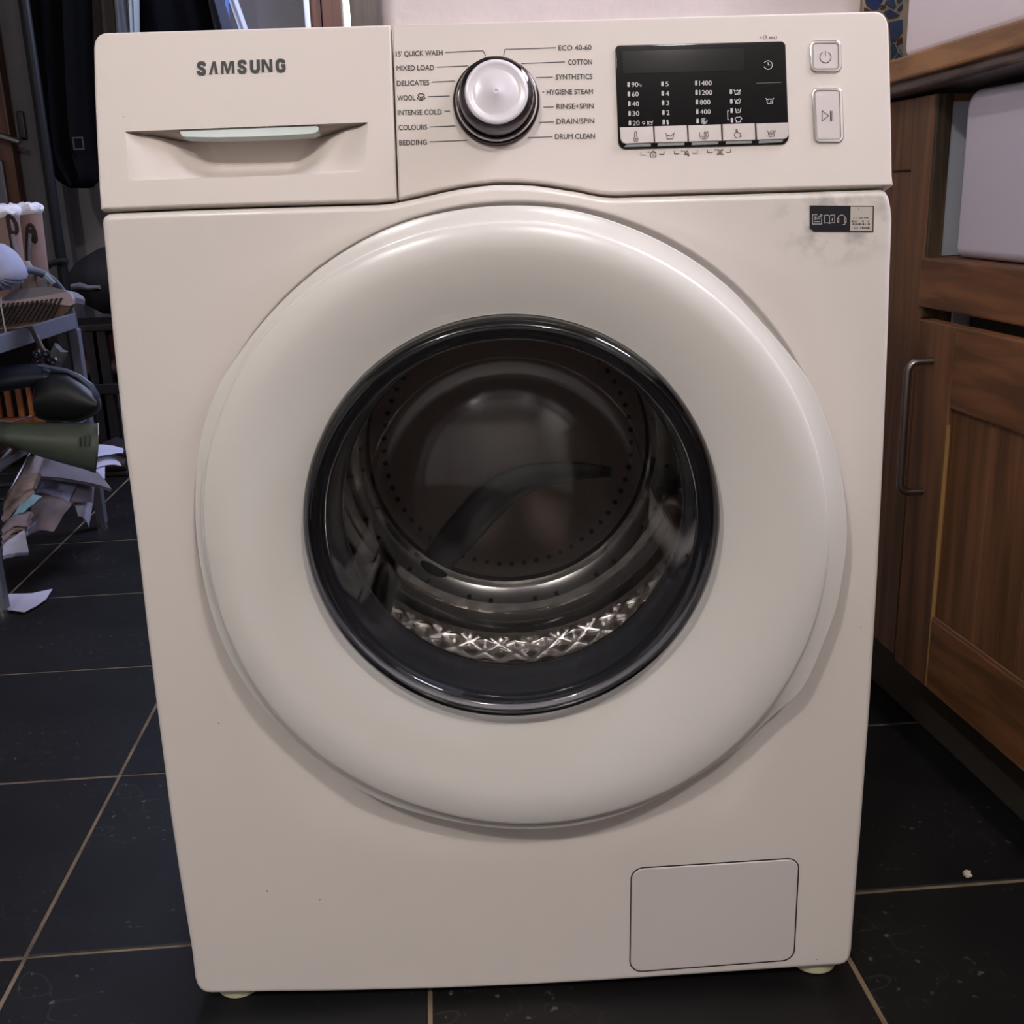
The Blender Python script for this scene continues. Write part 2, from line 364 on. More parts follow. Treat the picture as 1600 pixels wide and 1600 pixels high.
# ---- hall background uprights between coats and plaster wall
def upright(name, x0, x1, Y, m, depth=0.05, z0=0.0, z1=2.3, parent=None, dy=0):
    return MB().box((x0, Y, z0), (x1, Y + depth, z1), bev=0.003).build(name, m, parent)
yb = 2.35
dr = thing('hall_door', 'brown boarded door standing ajar beside the pink plaster wall, daylight in its gap', 'door', (aY(508, 10, yb).x, yb, 0)); 
x = [aY(q, 10, yb).x for q in (484, 502, 534, 546, 600)]
upright('door_panel', x[0] , x[1] - 0.002, yb, brown_wood_a, 0.04, parent=dr); upright('door_panel', x[1], x[2], yb - 0.004, brown_wood_a, 0.045, parent=dr)
upright('frame_post', x[3], x[4] + 0.10, yb, brown_wood_b, 0.06, parent=dr)
daylight = mat('daylight_gap', (255, 255, 255), 0.5, emit=(0.95, 1.0, 0.92, 3.0))
pn = MB().box((x[2] - 0.005, yb + 0.06, 0), (x[3] + 0.005, yb + 0.064, 2.3)).build('daylight_pane', daylight, dr); pn['label'] = 'strip of bright daylight between door and post'
px0, px1 = aY(474, 10, 2.3).x, aY(482, 10, 2.3).x
struct(upright('trim_2', px0, px1, 2.3, white_paint, 0.02), 'narrow white painted edging strip beside the brown hall door')

# ---- mosaic on the wall at the right of the machine
grout2 = mat('mosaic_grout', (160, 148, 124), 0.9)
blues = [mat('blue_tile_%s' % n, c, 0.25, rgb2=c2, var=0.3, scale=30) for n, c, c2 in (('deep', (34, 52, 100), (28, 44, 92)), ('slate', (58, 76, 102), (46, 62, 92)), ('dusk', (44, 54, 84), (56, 70, 98)), ('sea', (44, 78, 98), (38, 66, 92)), ('pale', (132, 138, 142), (112, 120, 128)), ('brown', (84, 50, 40), (70, 42, 36)))]
Ym = BW - 0.010
mz0 = aY(1370, 110, Ym).z - 0.05
ms = struct(MB().box((aY(1346, 40, Ym).x, Ym, mz0), (1.22, BW, mz0 + 0.60)).build('wall_mosaic', grout2), 'wall panel of broken blue tile mosaic in pale grout')
mos = [([(1352, 0), (1379, 0), (1370, 15), (1362, 16), (1353, 6)], 0), ([(1350, 12), (1359, 17), (1350, 17)], 5), ([(1384, 1), (1396, 0), (1399, 10), (1396, 14), (1382, 6)], 1),
       ([(1375, 9), (1381, 8), (1383, 12), (1376, 15)], 5), ([(1380, 19), (1389, 15), (1403, 23), (1405, 25), (1388, 30), (1384, 25)], 2), ([(1401, 0), (1409, 0), (1409, 2), (1403, 6)], 1),
       ([(1403, 12), (1409, 6), (1409, 15), (1405, 18), (1402, 17)], 2), ([(1389, 35), (1409, 31), (1409, 52), (1404, 55), (1398, 66), (1391, 62)], 1), ([(1391, 63), (1394, 67), (1392, 70)], 5),
       ([(1391, 71), (1396, 68), (1401, 78), (1400, 82), (1392, 92)], 3), ([(1400, 70), (1403, 62), (1407, 58), (1409, 60), (1409, 68), (1401, 72)], 5), ([(1402, 73), (1408, 69), (1410, 80), (1409, 86)], 4),
       ([(1396, 93), (1403, 83), (1409, 89), (1409, 93)], 3)]
for poly, k in mos:
    pts = [aY(a, b, Ym) for a, b in poly]
    MB().prism(pts, (0, -0.003, 0)).build('tile', blues[k], ms)
# the same mosaic carries on out of view, behind the white box and above
random.seed(3)
xL = aY(1347.5, 40, Ym).x; xH = aY(1411, 40, Ym).x; zH0 = aY(1380, 95, Ym).z; zH1 = aY(1380, 0, Ym).z + 0.004
gx_ = 0.043; NXm = int((1.21 - xL) / gx_); NZm = int(0.59 / gx_)
gp_ = {}
for i in range(NXm + 1):
    for j in range(NZm + 1):
        gp_[i, j] = Vector((xL + 0.003 + i * gx_ + (random.uniform(-.013, .013) if 0 < i else 0), Ym, mz0 + 0.005 + j * gx_ + (random.uniform(-.013, .013) if 0 < j else 0)))
for i in range(NXm):
    for j in range(NZm):
        q4_ = [gp_[i, j], gp_[i + 1, j], gp_[i + 1, j + 1], gp_[i, j + 1]]; ce = sum(q4_, Vector()) / 4
        sets = [[q4_[0], q4_[1], q4_[2]], [q4_[0], q4_[2], q4_[3]]] if random.random() < 0.5 else [q4_]
        for q_ in sets:
            cc_ = sum(q_, Vector()) / len(q_)
            if any(xL < p_.x < xH and zH0 < p_.z < zH1 for p_ in q_ + [cc_]): continue
            MB().prism([cc_ + (p_ - cc_) * 0.88 for p_ in q_], (0, -0.003, 0)).build('tile', blues[random.choice((0, 1, 1, 2, 3, 4, 5)) if random.random() < .9 else 5], ms)
# ================================================================== RIGHT-HAND SINK UNIT
CY = -math.radians(6.2); CD = Vector((math.sin(CY), math.cos(CY), 0)); CN = Vector((math.cos(CY), -math.sin(CY), 0))  # along depth, into the unit
CP = Vector((0.5861, 0.2447, 0))
def cab(px, py, off): return onplane(px, py, CP - CN * off, CN)
def cw(l, off, z): return CP + CD * l - CN * off + Vector((0, 0, z))     # l along depth, off towards room
def cl(P): return (P - CP).dot(CD)
def cbox(mb, l0, l1, o0, o1, z0, z1, bev=0.002):
    M = Matrix(((CD.x, -CN.x, 0, CP.x), (CD.y, -CN.y, 0, CP.y), (0, 0, 1, 0), (0, 0, 0, 1)))
    return mb.box((min(l0, l1), min(o0, o1), z0), (max(l0, l1), max(o0, o1), z1), M, bev)
LN = -1.3   # near end of the run, far outside the frame
LF = 0.42
unit = thing('sink_unit', 'oak kitchen sink unit with panelled door and steel bar handle, right of the washing machine', 'cabinet', tuple(cw(-0.2, -0.25, 0)))
zk = cab(1463, 1089, 0.05).z
plinth_m = mat('plinth_grey', (66, 60, 50), 0.7)
cbox(MB(), LN, LF, 0.0, -0.02, 0.001, zk + 0.01).build('plinth', plinth_m, unit)
cbox(MB(), LN, LF, -0.02, -0.5, 0.06, zk + 0.02).build('base_board', oak_h, unit)
OF = 0.032
lA, lB = cl(cab(1420, 300, OF)), cl(cab(1452, 300, OF))       # stile between these
ztop = cab(1395, 127, 0.066).z - 0.028
seamz = cab(1410, 268, OF).z
cbox(MB(), lB + 0.003, lA, OF, -0.02, zk - 0.01, ztop + 0.01).build('frame_stile', oak_v, unit)
cbox(MB(), lA + 0.0015, LF, OF - 0.002, -0.02, seamz + 0.001, ztop + 0.01).build('side_panel', oak_v, unit)
cbox(MB(), lA + 0.0015, LF, OF - 0.002, -0.02, zk - 0.01, seamz - 0.001).build('side_panel', oak_v, unit)
pe = onplane(1478, 300, cw(lB, 0, 0), CD); oE = -(pe - CP).dot(CN)
cbox(MB(), lB - 0.002, lB + 0.0025, OF - 0.001, oE, cab(1452, 500, OF).z, ztop + 0.01).build('stile_edge', oak_edge, unit)
# rail under the sink
zr1, zr0 = cab(1452, 403, OF).z, cab(1450, 481, OF).z
cbox(MB(), LN, lB + 0.004, OF + 0.003, -0.02, zr0, zr1, 0.003).build('rail', oak_h, unit)
cbox(MB(), LN, lB, -0.03, -0.05, zk, zr0 + 0.01).build('inner_board', mat('inner_grey_board', (74, 70, 68), 0.7), unit)
cbox(MB(), lB - 0.010, lB - 0.006, -0.005, -0.03, zk, zr0 + 0.005).build('inner_strip', white_paint, unit)
# door
DO = 0.05
dl1 = cl(cab(1436, 500, DO)); zd1 = cab(1440, 499, DO).z; zd0 = cab(1463, 1089, DO).z
dl0 = dl1 - 0.56
ls = cl(cab(1485, 600, DO))
door = cbox(MB(), dl1, ls + 0.0006, DO, DO - 0.018, zd0, zd1).build('door', oak_v, unit)
zpt, zpb = cab(1487, 640, DO).z, cab(1480, 985, DO).z
cbox(MB(), ls - 0.0006, dl0 + 0.055, DO, DO - 0.018, zpt, zd1).build('top_rail', oak_h, door)
cbox(MB(), ls - 0.0006, dl0 + 0.055, DO, DO - 0.018, zd0, zpb).build('bottom_rail', oak_h, door)
cbox(MB(), dl0 + 0.055, dl0, DO, DO - 0.018, zd0, zd1).build('far_stile', oak_v, door)
npl = 5; pl0, pl1 = dl0 + 0.055, ls - 0.001
for k in range(npl):
    a = pl1 + (pl0 - pl1) * k / npl; b = pl1 + (pl0 - pl1) * (k + 1) / npl
    cbox(MB(), a - 0.0006, b + 0.0006, DO - 0.006, DO - 0.015, zpb - 0.004, zpt + 0.004, 0.0012).build('plank', oak_v, door)
# bead on top of bottom rail and painted highlight, a pale strip on the stile edge
cbox(MB(), ls, pl0, DO - 0.004, DO - 0.001, zpb - 0.001, zpb + 0.003, 0).build('bead', mat('bead_wood', (122, 86, 66), 0.5), door)
cbox(MB(), ls - 0.001, ls + 0.0012, DO + 0.0004, DO - 0.004, zd0 + 0.002, zpt - 0.02, 0).build('stile_highlight', mat('stile_edge_highlight', (150, 116, 66), 0.5), door)
# the next door of the run, out of the frame
d2 = cbox(MB(), dl0 - 0.004, dl0 - 0.061, DO, DO - 0.018, zd0, zd1).build('door', oak_v, unit)
cbox(MB(), dl0 - 0.061, dl0 - 0.50, DO, DO - 0.018, zpt, zd1).build('top_rail', oak_h, d2); cbox(MB(), dl0 - 0.061, dl0 - 0.50, DO, DO - 0.018, zd0, zpb).build('bottom_rail', oak_h, d2)
cbox(MB(), dl0 - 0.061, dl0 - 0.50, DO - 0.006, DO - 0.015, zpb - 0.004, zpt + 0.004).build('plank', oak_v, d2); cbox(MB(), dl0 - 0.50, dl0 - 0.556, DO, DO - 0.018, zd0, zd1).build('far_stile', oak_v, d2)
cbox(MB(), dl0 - 0.30, LN, OF - 0.002, -0.02, zr1 + 0.001, ztop + 0.008).build('side_panel', oak_h, unit)
# bar handle
h1 = cab(1457, 564, DO); h0 = cab(1446, 770, DO); lh = cl(h1); z1, z0 = h1.z, h0.z; so = 0.030; r = 0.012
hp = [cw(lh, DO - 0.001, z1)]
for k in range(7): a = k / 6 * PI / 2; hp.append(cw(lh, DO + so - r + r * math.sin(a), z1 - r + r * math.cos(a)))
for k in range(7): a = k / 6 * PI / 2; hp.append(cw(lh, DO + so - r + r * math.cos(a), z0 + r - r * math.sin(a)))
hp.append(cw(lh, DO - 0.001, z0))
hd = MB().tube(hp, 0.0045, 12).build('handle', brushed, door, smooth=True); hd['label'] = 'brushed steel bar handle'
# worktop
WO = 0.066
wt1 = cab(1395, 97, WO).z; wt0 = cab(1395, 127, WO).z - 0.004; wl = LF + 0.03
wt = cbox(MB(), LN, wl, WO, -0.46, wt0, wt1, 0.003).build('worktop', oak_top)
tag(wt, 'oak worktop running above the sink unit, worn dark along its underside', 'worktop')
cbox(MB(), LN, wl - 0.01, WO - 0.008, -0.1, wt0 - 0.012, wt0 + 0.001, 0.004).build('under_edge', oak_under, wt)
# butler sink under the worktop
SO = 0.012
sl1 = cl(cab(1500, 260, SO)); sz1 = min(cab(1560, 108, SO).z - 0.002, wt0 - 0.0135); sz0 = zr1 + 0.0008
ceramic = mat('white_ceramic', (216, 214, 228), 0.22, coat=0.4)
sk = []
ol = round_poly([(sl1, sz0), (sl1, sz1), (sl1 - 0.60, sz1), (sl1 - 0.60, sz0)], [0.012, 0.022, 0.022, 0.012], 6)
v, f = slab(ol, lambda u, vv, o: cw(u, o, vv), 0.44, 0.010, SO)
tag(obj('butler_sink', v, f, ceramic, smooth=40), 'white ceramic butler sink front set under the oak worktop', 'sink')
ss = cbox(MB(), lB + 0.002, lB + 0.014, oE - 0.0005, oE - 0.12, sz0, onplane(1480, 158, cw(lB, 0, 0), CD).z, 0.001).build('inner_panel', mat('pale_grey_panel', (178, 184, 190), 0.5), unit); ss['label'] = 'pale painted filler panel beside the sink'
cbox(MB(), lB + 0.018, lB + 0.03, oE - 0.0005, oE - 0.14, zr1 - 0.01, wt0 - 0.014, 0.001).build('back_support', oak_edge, unit)
# white box standing on the worktop
BO = 0.046
bl1 = cl(cab(1413, 60, BO)); bz0 = wt1 + 0.0005
ol = round_poly([(bl1, bz0), (bl1, bz0 + 0.30), (bl1 - 0.34, bz0 + 0.30), (bl1 - 0.34, bz0)], [0.014, 0.02, 0.02, 0.014], 6)
v, f = slab(ol, lambda u, vv, o: cw(u, o, vv), 0.30, 0.008, BO)
tag(obj('storage_box', v, f, mat('box_white', (244, 236, 242), 0.35), smooth=40), 'tall white round-cornered box standing at the worktop edge by the mosaic', 'box')

# worktop and box sheared up towards the room to follow the image edge
lrf = cl(cab(1395, 97, WO)) + 0.13
for o_ in (wt, wt.children[0], bpy.data.objects['storage_box']):
    for q in o_.data.vertices: q.co.z += 0.025 * (lrf - cl(q.co))
# crumb of plaster on the floor
cp = aZ(1511, 1371, 0.0); random.seed(5); bm = bmesh.new(); bmesh.ops.create_icosphere(bm, subdivisions=2, radius=0.006)
for q in bm.verts: q.co *= 0.75 + 0.5 * noise.noise(q.co * 300); q.co.z = max(q.co.z * 0.7, -0.0045)
me = bpy.data.meshes.new('plaster_crumb'); 
for q in bm.verts: q.co += Vector((0, 0, 0.0049))
bm.to_mesh(me); bm.free(); me.materials.append(mat('plaster_white', (214, 200, 186), 0.9)); o = bpy.data.objects.new('plaster_crumb', me); C.objects.link(o); o.location = cp
tag(o, 'small cream plaster crumb lying on a floor joint right of the washing machine', 'crumb')

# ================================================================== WASHING MACHINE
WM = thing('washing_machine', 'white front-loading washing machine with round glass porthole door on a black slate floor', 'washing machine', (0, 0.28, 0))
def zx(px, py, Y=0.0): p = aY(px, py, Y); return (p.x, p.z)
seam_px = [(157, 330.5), (300, 325), (450, 320.5), (560, 317.5), (592, 316.5), (612, 314.5), (640, 309), (662, 304), (690, 297.5), (720, 291.5), (750, 287.5), (775, 285), (812, 285), (835, 286.5), (859, 289.5), (884, 293.5), (906, 297), (922, 300.8), (940, 304), (962, 305.5), (1000, 304.3), (1100, 301.5), (1250, 297), (1396, 292.5)]
seam = [zx(*p) for p in seam_px]
bottom_px = [(1312, 1510), (1247, 1514), (1100, 1524), (960, 1533.5), (830, 1541), (700, 1546.5), (550, 1550.5), (400, 1552.5), (330, 1554)]
right_px = [(1395.5, 345), (1392.8, 420), (1389, 540), (1382.5, 700), (1373, 900), (1361, 1100), (1346.5, 1300), (1335, 1440), (1332, 1485)]
left_px = [(303.5, 1530), (299, 1490), (281, 1380), (264.7, 1272), (242.8, 1101), (229, 990), (215, 865), (202, 762), (192.5, 695), (175, 532), (163.7, 405), (158.5, 350)]
crn = lambda a, b, c: [tuple((1 - t) ** 2 * Vector(a) + 2 * t * (1 - t) * Vector(b) + t * t * Vector(c)) for t in (0.25, 0.5, 0.75)]
brc = zx(1330.5, 1508.5); blc = zx(308, 1555)
rp = [zx(*p) for p in right_px]; bp_ = [zx(*p) for p in bottom_px]; lp = [zx(*p) for p in left_px]
rp = rp + crn(rp[-1], brc, bp_[0]); bp2 = bp_ + crn(bp_[-1], blc, lp[0])
sm = [(a, b - 0.0018) for a, b in seam]
tr = sm[-1]; tl_ = sm[0]
top = sm[1:-1]
topcornR = crn((tr[0] - 0.008, tr[1] + .0001), (tr[0] - .001, tr[1]), rp[0]); topcornL = crn(lp[-1], (tl_[0], tl_[1]), (tl_[0] + 0.008, tl_[1] - .0001))
body_poly = [(tl_[0] + 0.008, tl_[1] - .0001)] + top + [(tr[0] - 0.008, tr[1] + .0001)] + topcornR + rp + bp2 + lp + topcornL
body_poly = ccw(body_poly)
def dens(poly, d=0.006):
    out = []
    for i in range(len(poly)):
        a = poly[i]; b = poly[(i + 1) % len(poly)]; L = math.hypot(b[0] - a[0], b[1] - a[1])
        if L < 1e-5: continue
        k = max(1, int(L / d))
        for q in range(k): out.append((a[0] + (b[0] - a[0]) * q / k, a[1] + (b[1] - a[1]) * q / k))
    return out
body_poly = dens(body_poly)
DC = (0.0059, 0.4519)
n = len(body_poly); v = []; f = []
ang = [math.atan2(p[1] - DC[1], p[0] - DC[0]) for p in body_poly]
ringsB = []
bev = 0.0045
for y in (0.55, 0.02): ringsB.append([(p[0], y, p[1]) for p in body_poly])
for k in range(5):
    t = k / 4 * PI / 2; ip = inset2(body_poly, bev * (1 - math.cos(t))); ringsB.append([(p[0], bev * (1 - math.sin(t)), p[1]) for p in ip])
ipl = inset2(body_poly, bev + 0.0006)
ringsB.append([(p[0], 0.0, p[1]) for p in ipl])
for q in (0.3, 0.7):
    ringsB.append([(ipl[i][0] * (1 - q) + q * (DC[0] + 0.266 * math.cos(ang[i])), 0.0, ipl[i][1] * (1 - q) + q * (DC[1] + 0.2615 * math.sin(ang[i]))) for i in range(n)])
for r_, y_ in ((0.2615, 0.0), (0.2600, 0.0010), (0.2590, 0.003), (0.2560, 0.0065), (0.248, 0.009), (0.235, 0.010), (0.19, 0.012), (0.175, 0.014), (0.168, 0.03)):
    ringsB.append([(DC[0] + r_ * math.cos(a) * (1.0 if r_ > 0.2 else 1), y_, DC[1] + r_ * math.sin(a)) for a in ang])
be = mat('body_enamel', (228, 220, 213), 0.38, spec=0.5, coat=0.25, coatr=0.12); nt = be.node_tree; bs = nt.nodes['Principled BSDF']
scn = aY(1312, 345, 0) - Vector((0, 0.28, 0)); tc = nt.nodes.new('ShaderNodeTexCoord'); vm = nt.nodes.new('ShaderNodeMapping'); vm.inputs['Location'].default_value = (-scn.x * 1.0, -scn.y, -scn.z * 1.6); vm.inputs['Scale'].default_value = (1.0, 1, 1.6)
nt.links.new(tc.outputs['Object'], vm.inputs[0]); ln = nt.nodes.new('ShaderNodeVectorMath'); ln.operation = 'LENGTH'; nt.links.new(vm.outputs[0], ln.inputs[0])
mr = nt.nodes.new('ShaderNodeMapRange'); mr.inputs[1].default_value = 0.026; mr.inputs[2].default_value = 0.058; mr.inputs[3].default_value = 1; mr.inputs[4].default_value = 0; nt.links.new(ln.outputs['Value'], mr.inputs[0])
nz = nt.nodes.new('ShaderNodeTexNoise'); nz.inputs['Scale'].default_value = 60; nz.inputs['Detail'].default_value = 5; nt.links.new(tc.outputs['Object'], nz.inputs['Vector'])
cr_ = nt.nodes.new('ShaderNodeValToRGB'); cr_.color_ramp.elements[0].position = 0.46; cr_.color_ramp.elements[1].position = 0.66; nt.links.new(nz.outputs[0], cr_.inputs[0])
ml = nt.nodes.new('ShaderNodeMath'); ml.operation = 'MULTIPLY'; nt.links.new(mr.outputs[0], ml.inputs[0]); nt.links.new(cr_.outputs[0], ml.inputs[1])
m2_ = nt.nodes.new('ShaderNodeMath'); m2_.operation = 'MULTIPLY'; m2_.inputs[1].default_value = 0.55; nt.links.new(ml.outputs[0], m2_.inputs[0])
mxc = nt.nodes.new('ShaderNodeMixRGB'); mxc.inputs[1].default_value = (*s2l((228, 220, 213)), 1); mxc.inputs[2].default_value = (*s2l((150, 146, 140)), 1); nt.links.new(m2_.outputs[0], mxc.inputs[0]); nt.links.new(mxc.outputs[0], bs.inputs['Base Color'])
for rg in ringsB: v += rg
for k in range(len(ringsB) - 1):
    for i in range(n): j = (i + 1) % n; f.append((k * n + i, k * n + j, (k + 1) * n + j, (k + 1) * n + i))
f.append(tuple(range(n)))
obj('body', v, f, be, WM, smooth=35)
# dark gap filler behind the seams
SZ = sum(s_[1] for s_ in seam) / len(seam)
lean = 0.032; Hh = 0.85 - 0.7144
PU = Vector((0, lean, Hh)).normalized(); PN = Vector((0, -PU.z, PU.y)); PO = Vector((0, -0.0005, 0.7144))
def P(px, py, out=0.0): return onplane(px, py, PO + PN * out, PN)
def p2(px, py): q = P(px, py) - PO; return (q.x, q.dot(PU))
def pan3(u, s_, out=0.0): return PO + Vector((u, 0, 0)) + PU * s_ + PN * out
# control panel outlines
pseam = [p2(a, b - 3.2) for a, b in seam_px]
tl_c = p2(147, 51.5); tr_c = p2(1387, 17.0)
left_e = [p2(155.2, 300), p2(151, 220), p2(147.6, 140), p2(146.2, 75)]
right_e = [p2(1394.3, 275), p2(1393, 200), p2(1391, 110), p2(1389, 45)]
split_t = p2(611.5, 38.5); split_b = p2(621.5, 313)
def crn2(a, b, c, k=6): return [tuple((1 - t) ** 2 * Vector(a) + 2 * t * (1 - t) * Vector(b) + t * t * Vector(c)) for t in [q / k for q in range(k + 1)]]
g = 0.0006
idx = [i for i, q in enumerate(seam_px) if q[0] <= 612]
drawer_poly = [pseam[i] for i in idx] + [(split_b[0] - g, split_b[1] + 0.0012), (split_t[0] - g, split_t[1])] + [p2(400, 44)] + crn2(p2(167, 50.7), tl_c, left_e[-1]) + left_e[::-1][1:]
idx2 = [i for i, q in enumerate(seam_px) if q[0] > 622]
panel_poly = [(split_b[0] + g, split_b[1] + 0.0010)] + [pseam[i] for i in idx2] + right_e + crn2(right_e[-1], tr_c, p2(1366, 17.4))[1:] + [p2(1200, 21.8), p2(900, 30.2), (split_t[0] + g, split_t[1])]
# filler behind
fil = inset2(ccw([pseam[i] for i in range(len(pseam))] + right_e + [tr_c] + [tl_c] + left_e[::-1]), 0.004)
v, f = slab(fil, pan3, 0.004, 0, -0.036); obj('seam_backing', v, f, gap_dark, WM)
v, f = slab(panel_poly, pan3, 0.035, 0.0016, 0.0); cp_ = obj('control_panel', v, f, white_plastic, WM, smooth=35)
# rounded top shell / lid
v, f = slab(inset2(ccw([(tl_c[0], 0.0), (tr_c[0], 0.0), (tr_c[0], tr_c[1]), (tl_c[0], tl_c[1])]), 0.002), pan3, 0.02, 0.0, -0.03); 
MB().box((-0.296, 0.06, 0.70), (0.298, 0.55, 0.838), bev=0.004).build('lid', white_metal, WM)
# drawer front with recess
hole_px = [(196, 205.5), (575, 191), (569, 269), (201, 282.5)]
hole = [p2(*q) for q in hole_px]
hole_c = [hole[3], hole[2], hole[1], hole[0]]      # bl br tr tl
v, f = slab(drawer_poly, pan3, 0.010, 0.0016, 0.0, holes=[hole_c]); dw = obj('detergent_drawer', v, f, white_plastic, WM, smooth=35)
NU, NV = 60, 24; v = []; f = []
def sm01(t): t = max(0, min(1, t)); return t * t * (3 - 2 * t)
for j in range(NV + 1):
    for i in range(NU + 1):
        a, b = i / NU, j / NV     # b=0 bottom
        x_ = (1 - b) * ((1 - a) * hole_c[0][0] + a * hole_c[1][0]) + b * ((1 - a) * hole_c[3][0] + a * hole_c[2][0])
        y_ = (1 - b) * ((1 - a) * hole_c[0][1] + a * hole_c[1][1]) + b * ((1 - a) * hole_c[3][1] + a * hole_c[2][1])
        e = min(a, 1 - a)
        # side ramps: crease runs from the top outer corner in a curve to the bottom
        cr = 0.02 + 0.17 * (1 - b) ** 0.55
        if e < cr: d = 0.030 * (0.10 + 0.0) * (e / cr) + 0.004 * sm01(e / cr)
        else: d = 0.007 + 0.024 * sm01((e - cr) / 0.20)
        d = d * (0.35 + 0.65 * sm01(0.15 + b * 2.2)) if b < 1 else d
        if e == 0 or b == 0: d = 0.0
        v.append(pan3(x_, y_, -d))
for j in range(NV):
    for i in range(NU): q = j * (NU + 1) + i; f.append((q, q + 1, q + NU + 2, q + NU + 1))
rc = obj('handle_recess', v, f, white_plastic, dw, smooth=60); rc['label'] = 'scooped handle recess'
# top of the recess and the pale lip
b_ = (NV) * (NU + 1)
v = [pan3(hole_c[3][0], hole_c[3][1], 0), pan3(hole_c[2][0], hole_c[2][1], 0), pan3(hole_c[2][0], hole_c[2][1], -0.034), pan3(hole_c[3][0], hole_c[3][1], -0.034)]
obj('recess_ceiling', v, [(0, 1, 2, 3)], white_plastic, dw)
lipo = [P(282, 202.5, -.002), P(495, 196.5, -.002), P(498, 199, -.002), P(497, 205, -.002), P(488, 208.5, -.002), P(440, 211.5, -.002), P(390, 213.5, -.002), P(340, 214.5, -.002), P(290, 213.5, -.002), P(284, 212, -.002), P(281, 206, -.002)]
lp_ = MB().prism(lipo, -PN * 0.012).build('release_lip', lens_tint, dw); lp_['label'] = 'pale green release lip'
# closing box behind the drawer recess
# ---------- lettering helpers
def text_mesh(s):
    cu = bpy.data.curves.new('t', 'FONT'); cu.body = s; cu.size = 1.0; cu.resolution_u = 3
    o = bpy.data.objects.new('t', cu); C.objects.link(o)
    dg = bpy.context.evaluated_depsgraph_get(); me = bpy.data.meshes.new_from_object(o.evaluated_get(dg))
    v = [tuple(q.co) for q in me.vertices]; f = [tuple(p.vertices) for p in me.polygons]
    bpy.data.objects.remove(o); bpy.data.curves.remove(cu); bpy.data.meshes.remove(me)
    return v, f
def text_on(mb, s, L, Rr, cap, out=0.0004, plane=P, bold=0.0, n=None):
    """s set from pixel L to pixel R along the baseline, capital height cap pixels, on the given plane"""
    v, f = text_mesh(s)
    if not v: return
    xs = [q[0] for q in v]; x0, x1 = min(xs), max(xs); H = 0.70
    n = n or PN
    a = plane(*L); b = plane(*Rr); ux = (b - a); wd = ux.length; ux.normalize(); uy = n.cross(ux)
    if uy.z < 0: uy = -uy
    ch = (plane(L[0], L[1] - cap) - a).length
    vv = [a + ux * ((q[0] - x0) / (x1 - x0) * wd) + uy * (q[1] / H * ch) + n * out for q in v]
    mb.add(vv, f)
    if bold:
        for dx, dy in ((bold, 0), (-bold, 0), (0, bold), (0, -bold)): mb.add([q + ux * dx + uy * dy - n * 0.00005 for q in vv], f)
def strokes(mb, lines, wpx, T=lambda a, b: (a, b), out=0.0004, plane=P, n=None):
    n = n or PN
    sc = 1 / 1850.0
    for ln in lines:
        closed = ln[0] == 'c'
        if ln[0] == 'c': ln = ln[1:]
        pts = [plane(*T(*q)) for q in ln]
        v, f = ribbon(pts, wpx * sc, n, out, closed); mb.add(v, f)
def arc(cx, cy, r, a0, a1, k=16, ry=None):
    return [(cx + r * math.cos(math.radians(a0 + (a1 - a0) * i / k)), cy + (ry or r) * math.sin(math.radians(a0 + (a1 - a0) * i / k))) for i in range(k + 1)]
# brand lettering, in crop coordinates of the drawer (scale 3.2 at 140,0)
TB = lambda a, b: (140 + a / 3.2, b / 3.2)
mb = MB()
def fillpoly(mb, pts, T, out=0.0004, plane=P, n=None):
    n = n or PN; q = [plane(*T(*p)) + n * out for p in pts]; tri = tessellate_polygon([q]); mb.add(q, [tuple(t) for t in tri])
W = 15
def S_(x, y0, y1, wd=44):   # letter S as a thick stroke
    h = y1 - y0; r = wd / 2 - 7
    return [[(x + wd - 7, y0 + h * .30), (x + wd - 8, y0 + h * .18), (x + wd * .72, y0 + 6), (x + wd * .5, y0 + 5), (x + wd * .26, y0 + 7), (x + 8, y0 + h * .20), (x + 8, y0 + h * .34), (x + wd * .3, y0 + h * .44), (x + wd * .66, y0 + h * .56), (x + wd - 8, y0 + h * .68), (x + wd - 8, y0 + h * .82), (x + wd * .72, y1 - 6), (x + wd * .5, y1 - 5), (x + wd * .26, y1 - 7), (x + 7, y1 - h * .2), (x + 6, y1 - h * .32)]]
strokes(mb, S_(538, 311, 376), 4.6, TB)
fillpoly(mb, [(597, 374), (616, 308), (630, 308), (643, 371), (628, 371), (622, 330), (611, 374)], TB)
fillpoly(mb, [(657, 371), (658, 308), (680, 307), (692, 345), (702, 306), (723, 305), (726, 368), (712, 369), (710, 322), (697, 369), (685, 370), (671, 324), (671, 371)], TB)
strokes(mb, S_(741, 303, 367), 4.6, TB)
strokes(mb, [[(810, 301), (811, 345), (815, 356), (826, 360), (838, 358), (844, 348), (843, 299)]], 4.6, TB)
fillpoly(mb, [(861, 363), (859, 299), (878, 298), (900, 340), (898, 297), (913, 296), (916, 361), (898, 362), (874, 320), (875, 362)], TB)
strokes(mb, [[(971, 318), (970, 308), (960, 302), (948, 302), (940, 310), (938, 325), (940, 345), (946, 354), (958, 357), (970, 352), (973, 343), (972, 330), (958, 330)]], 4.6, TB)
mb.build('brand_lettering', print_black, dw)['kind'] = 'stuff'
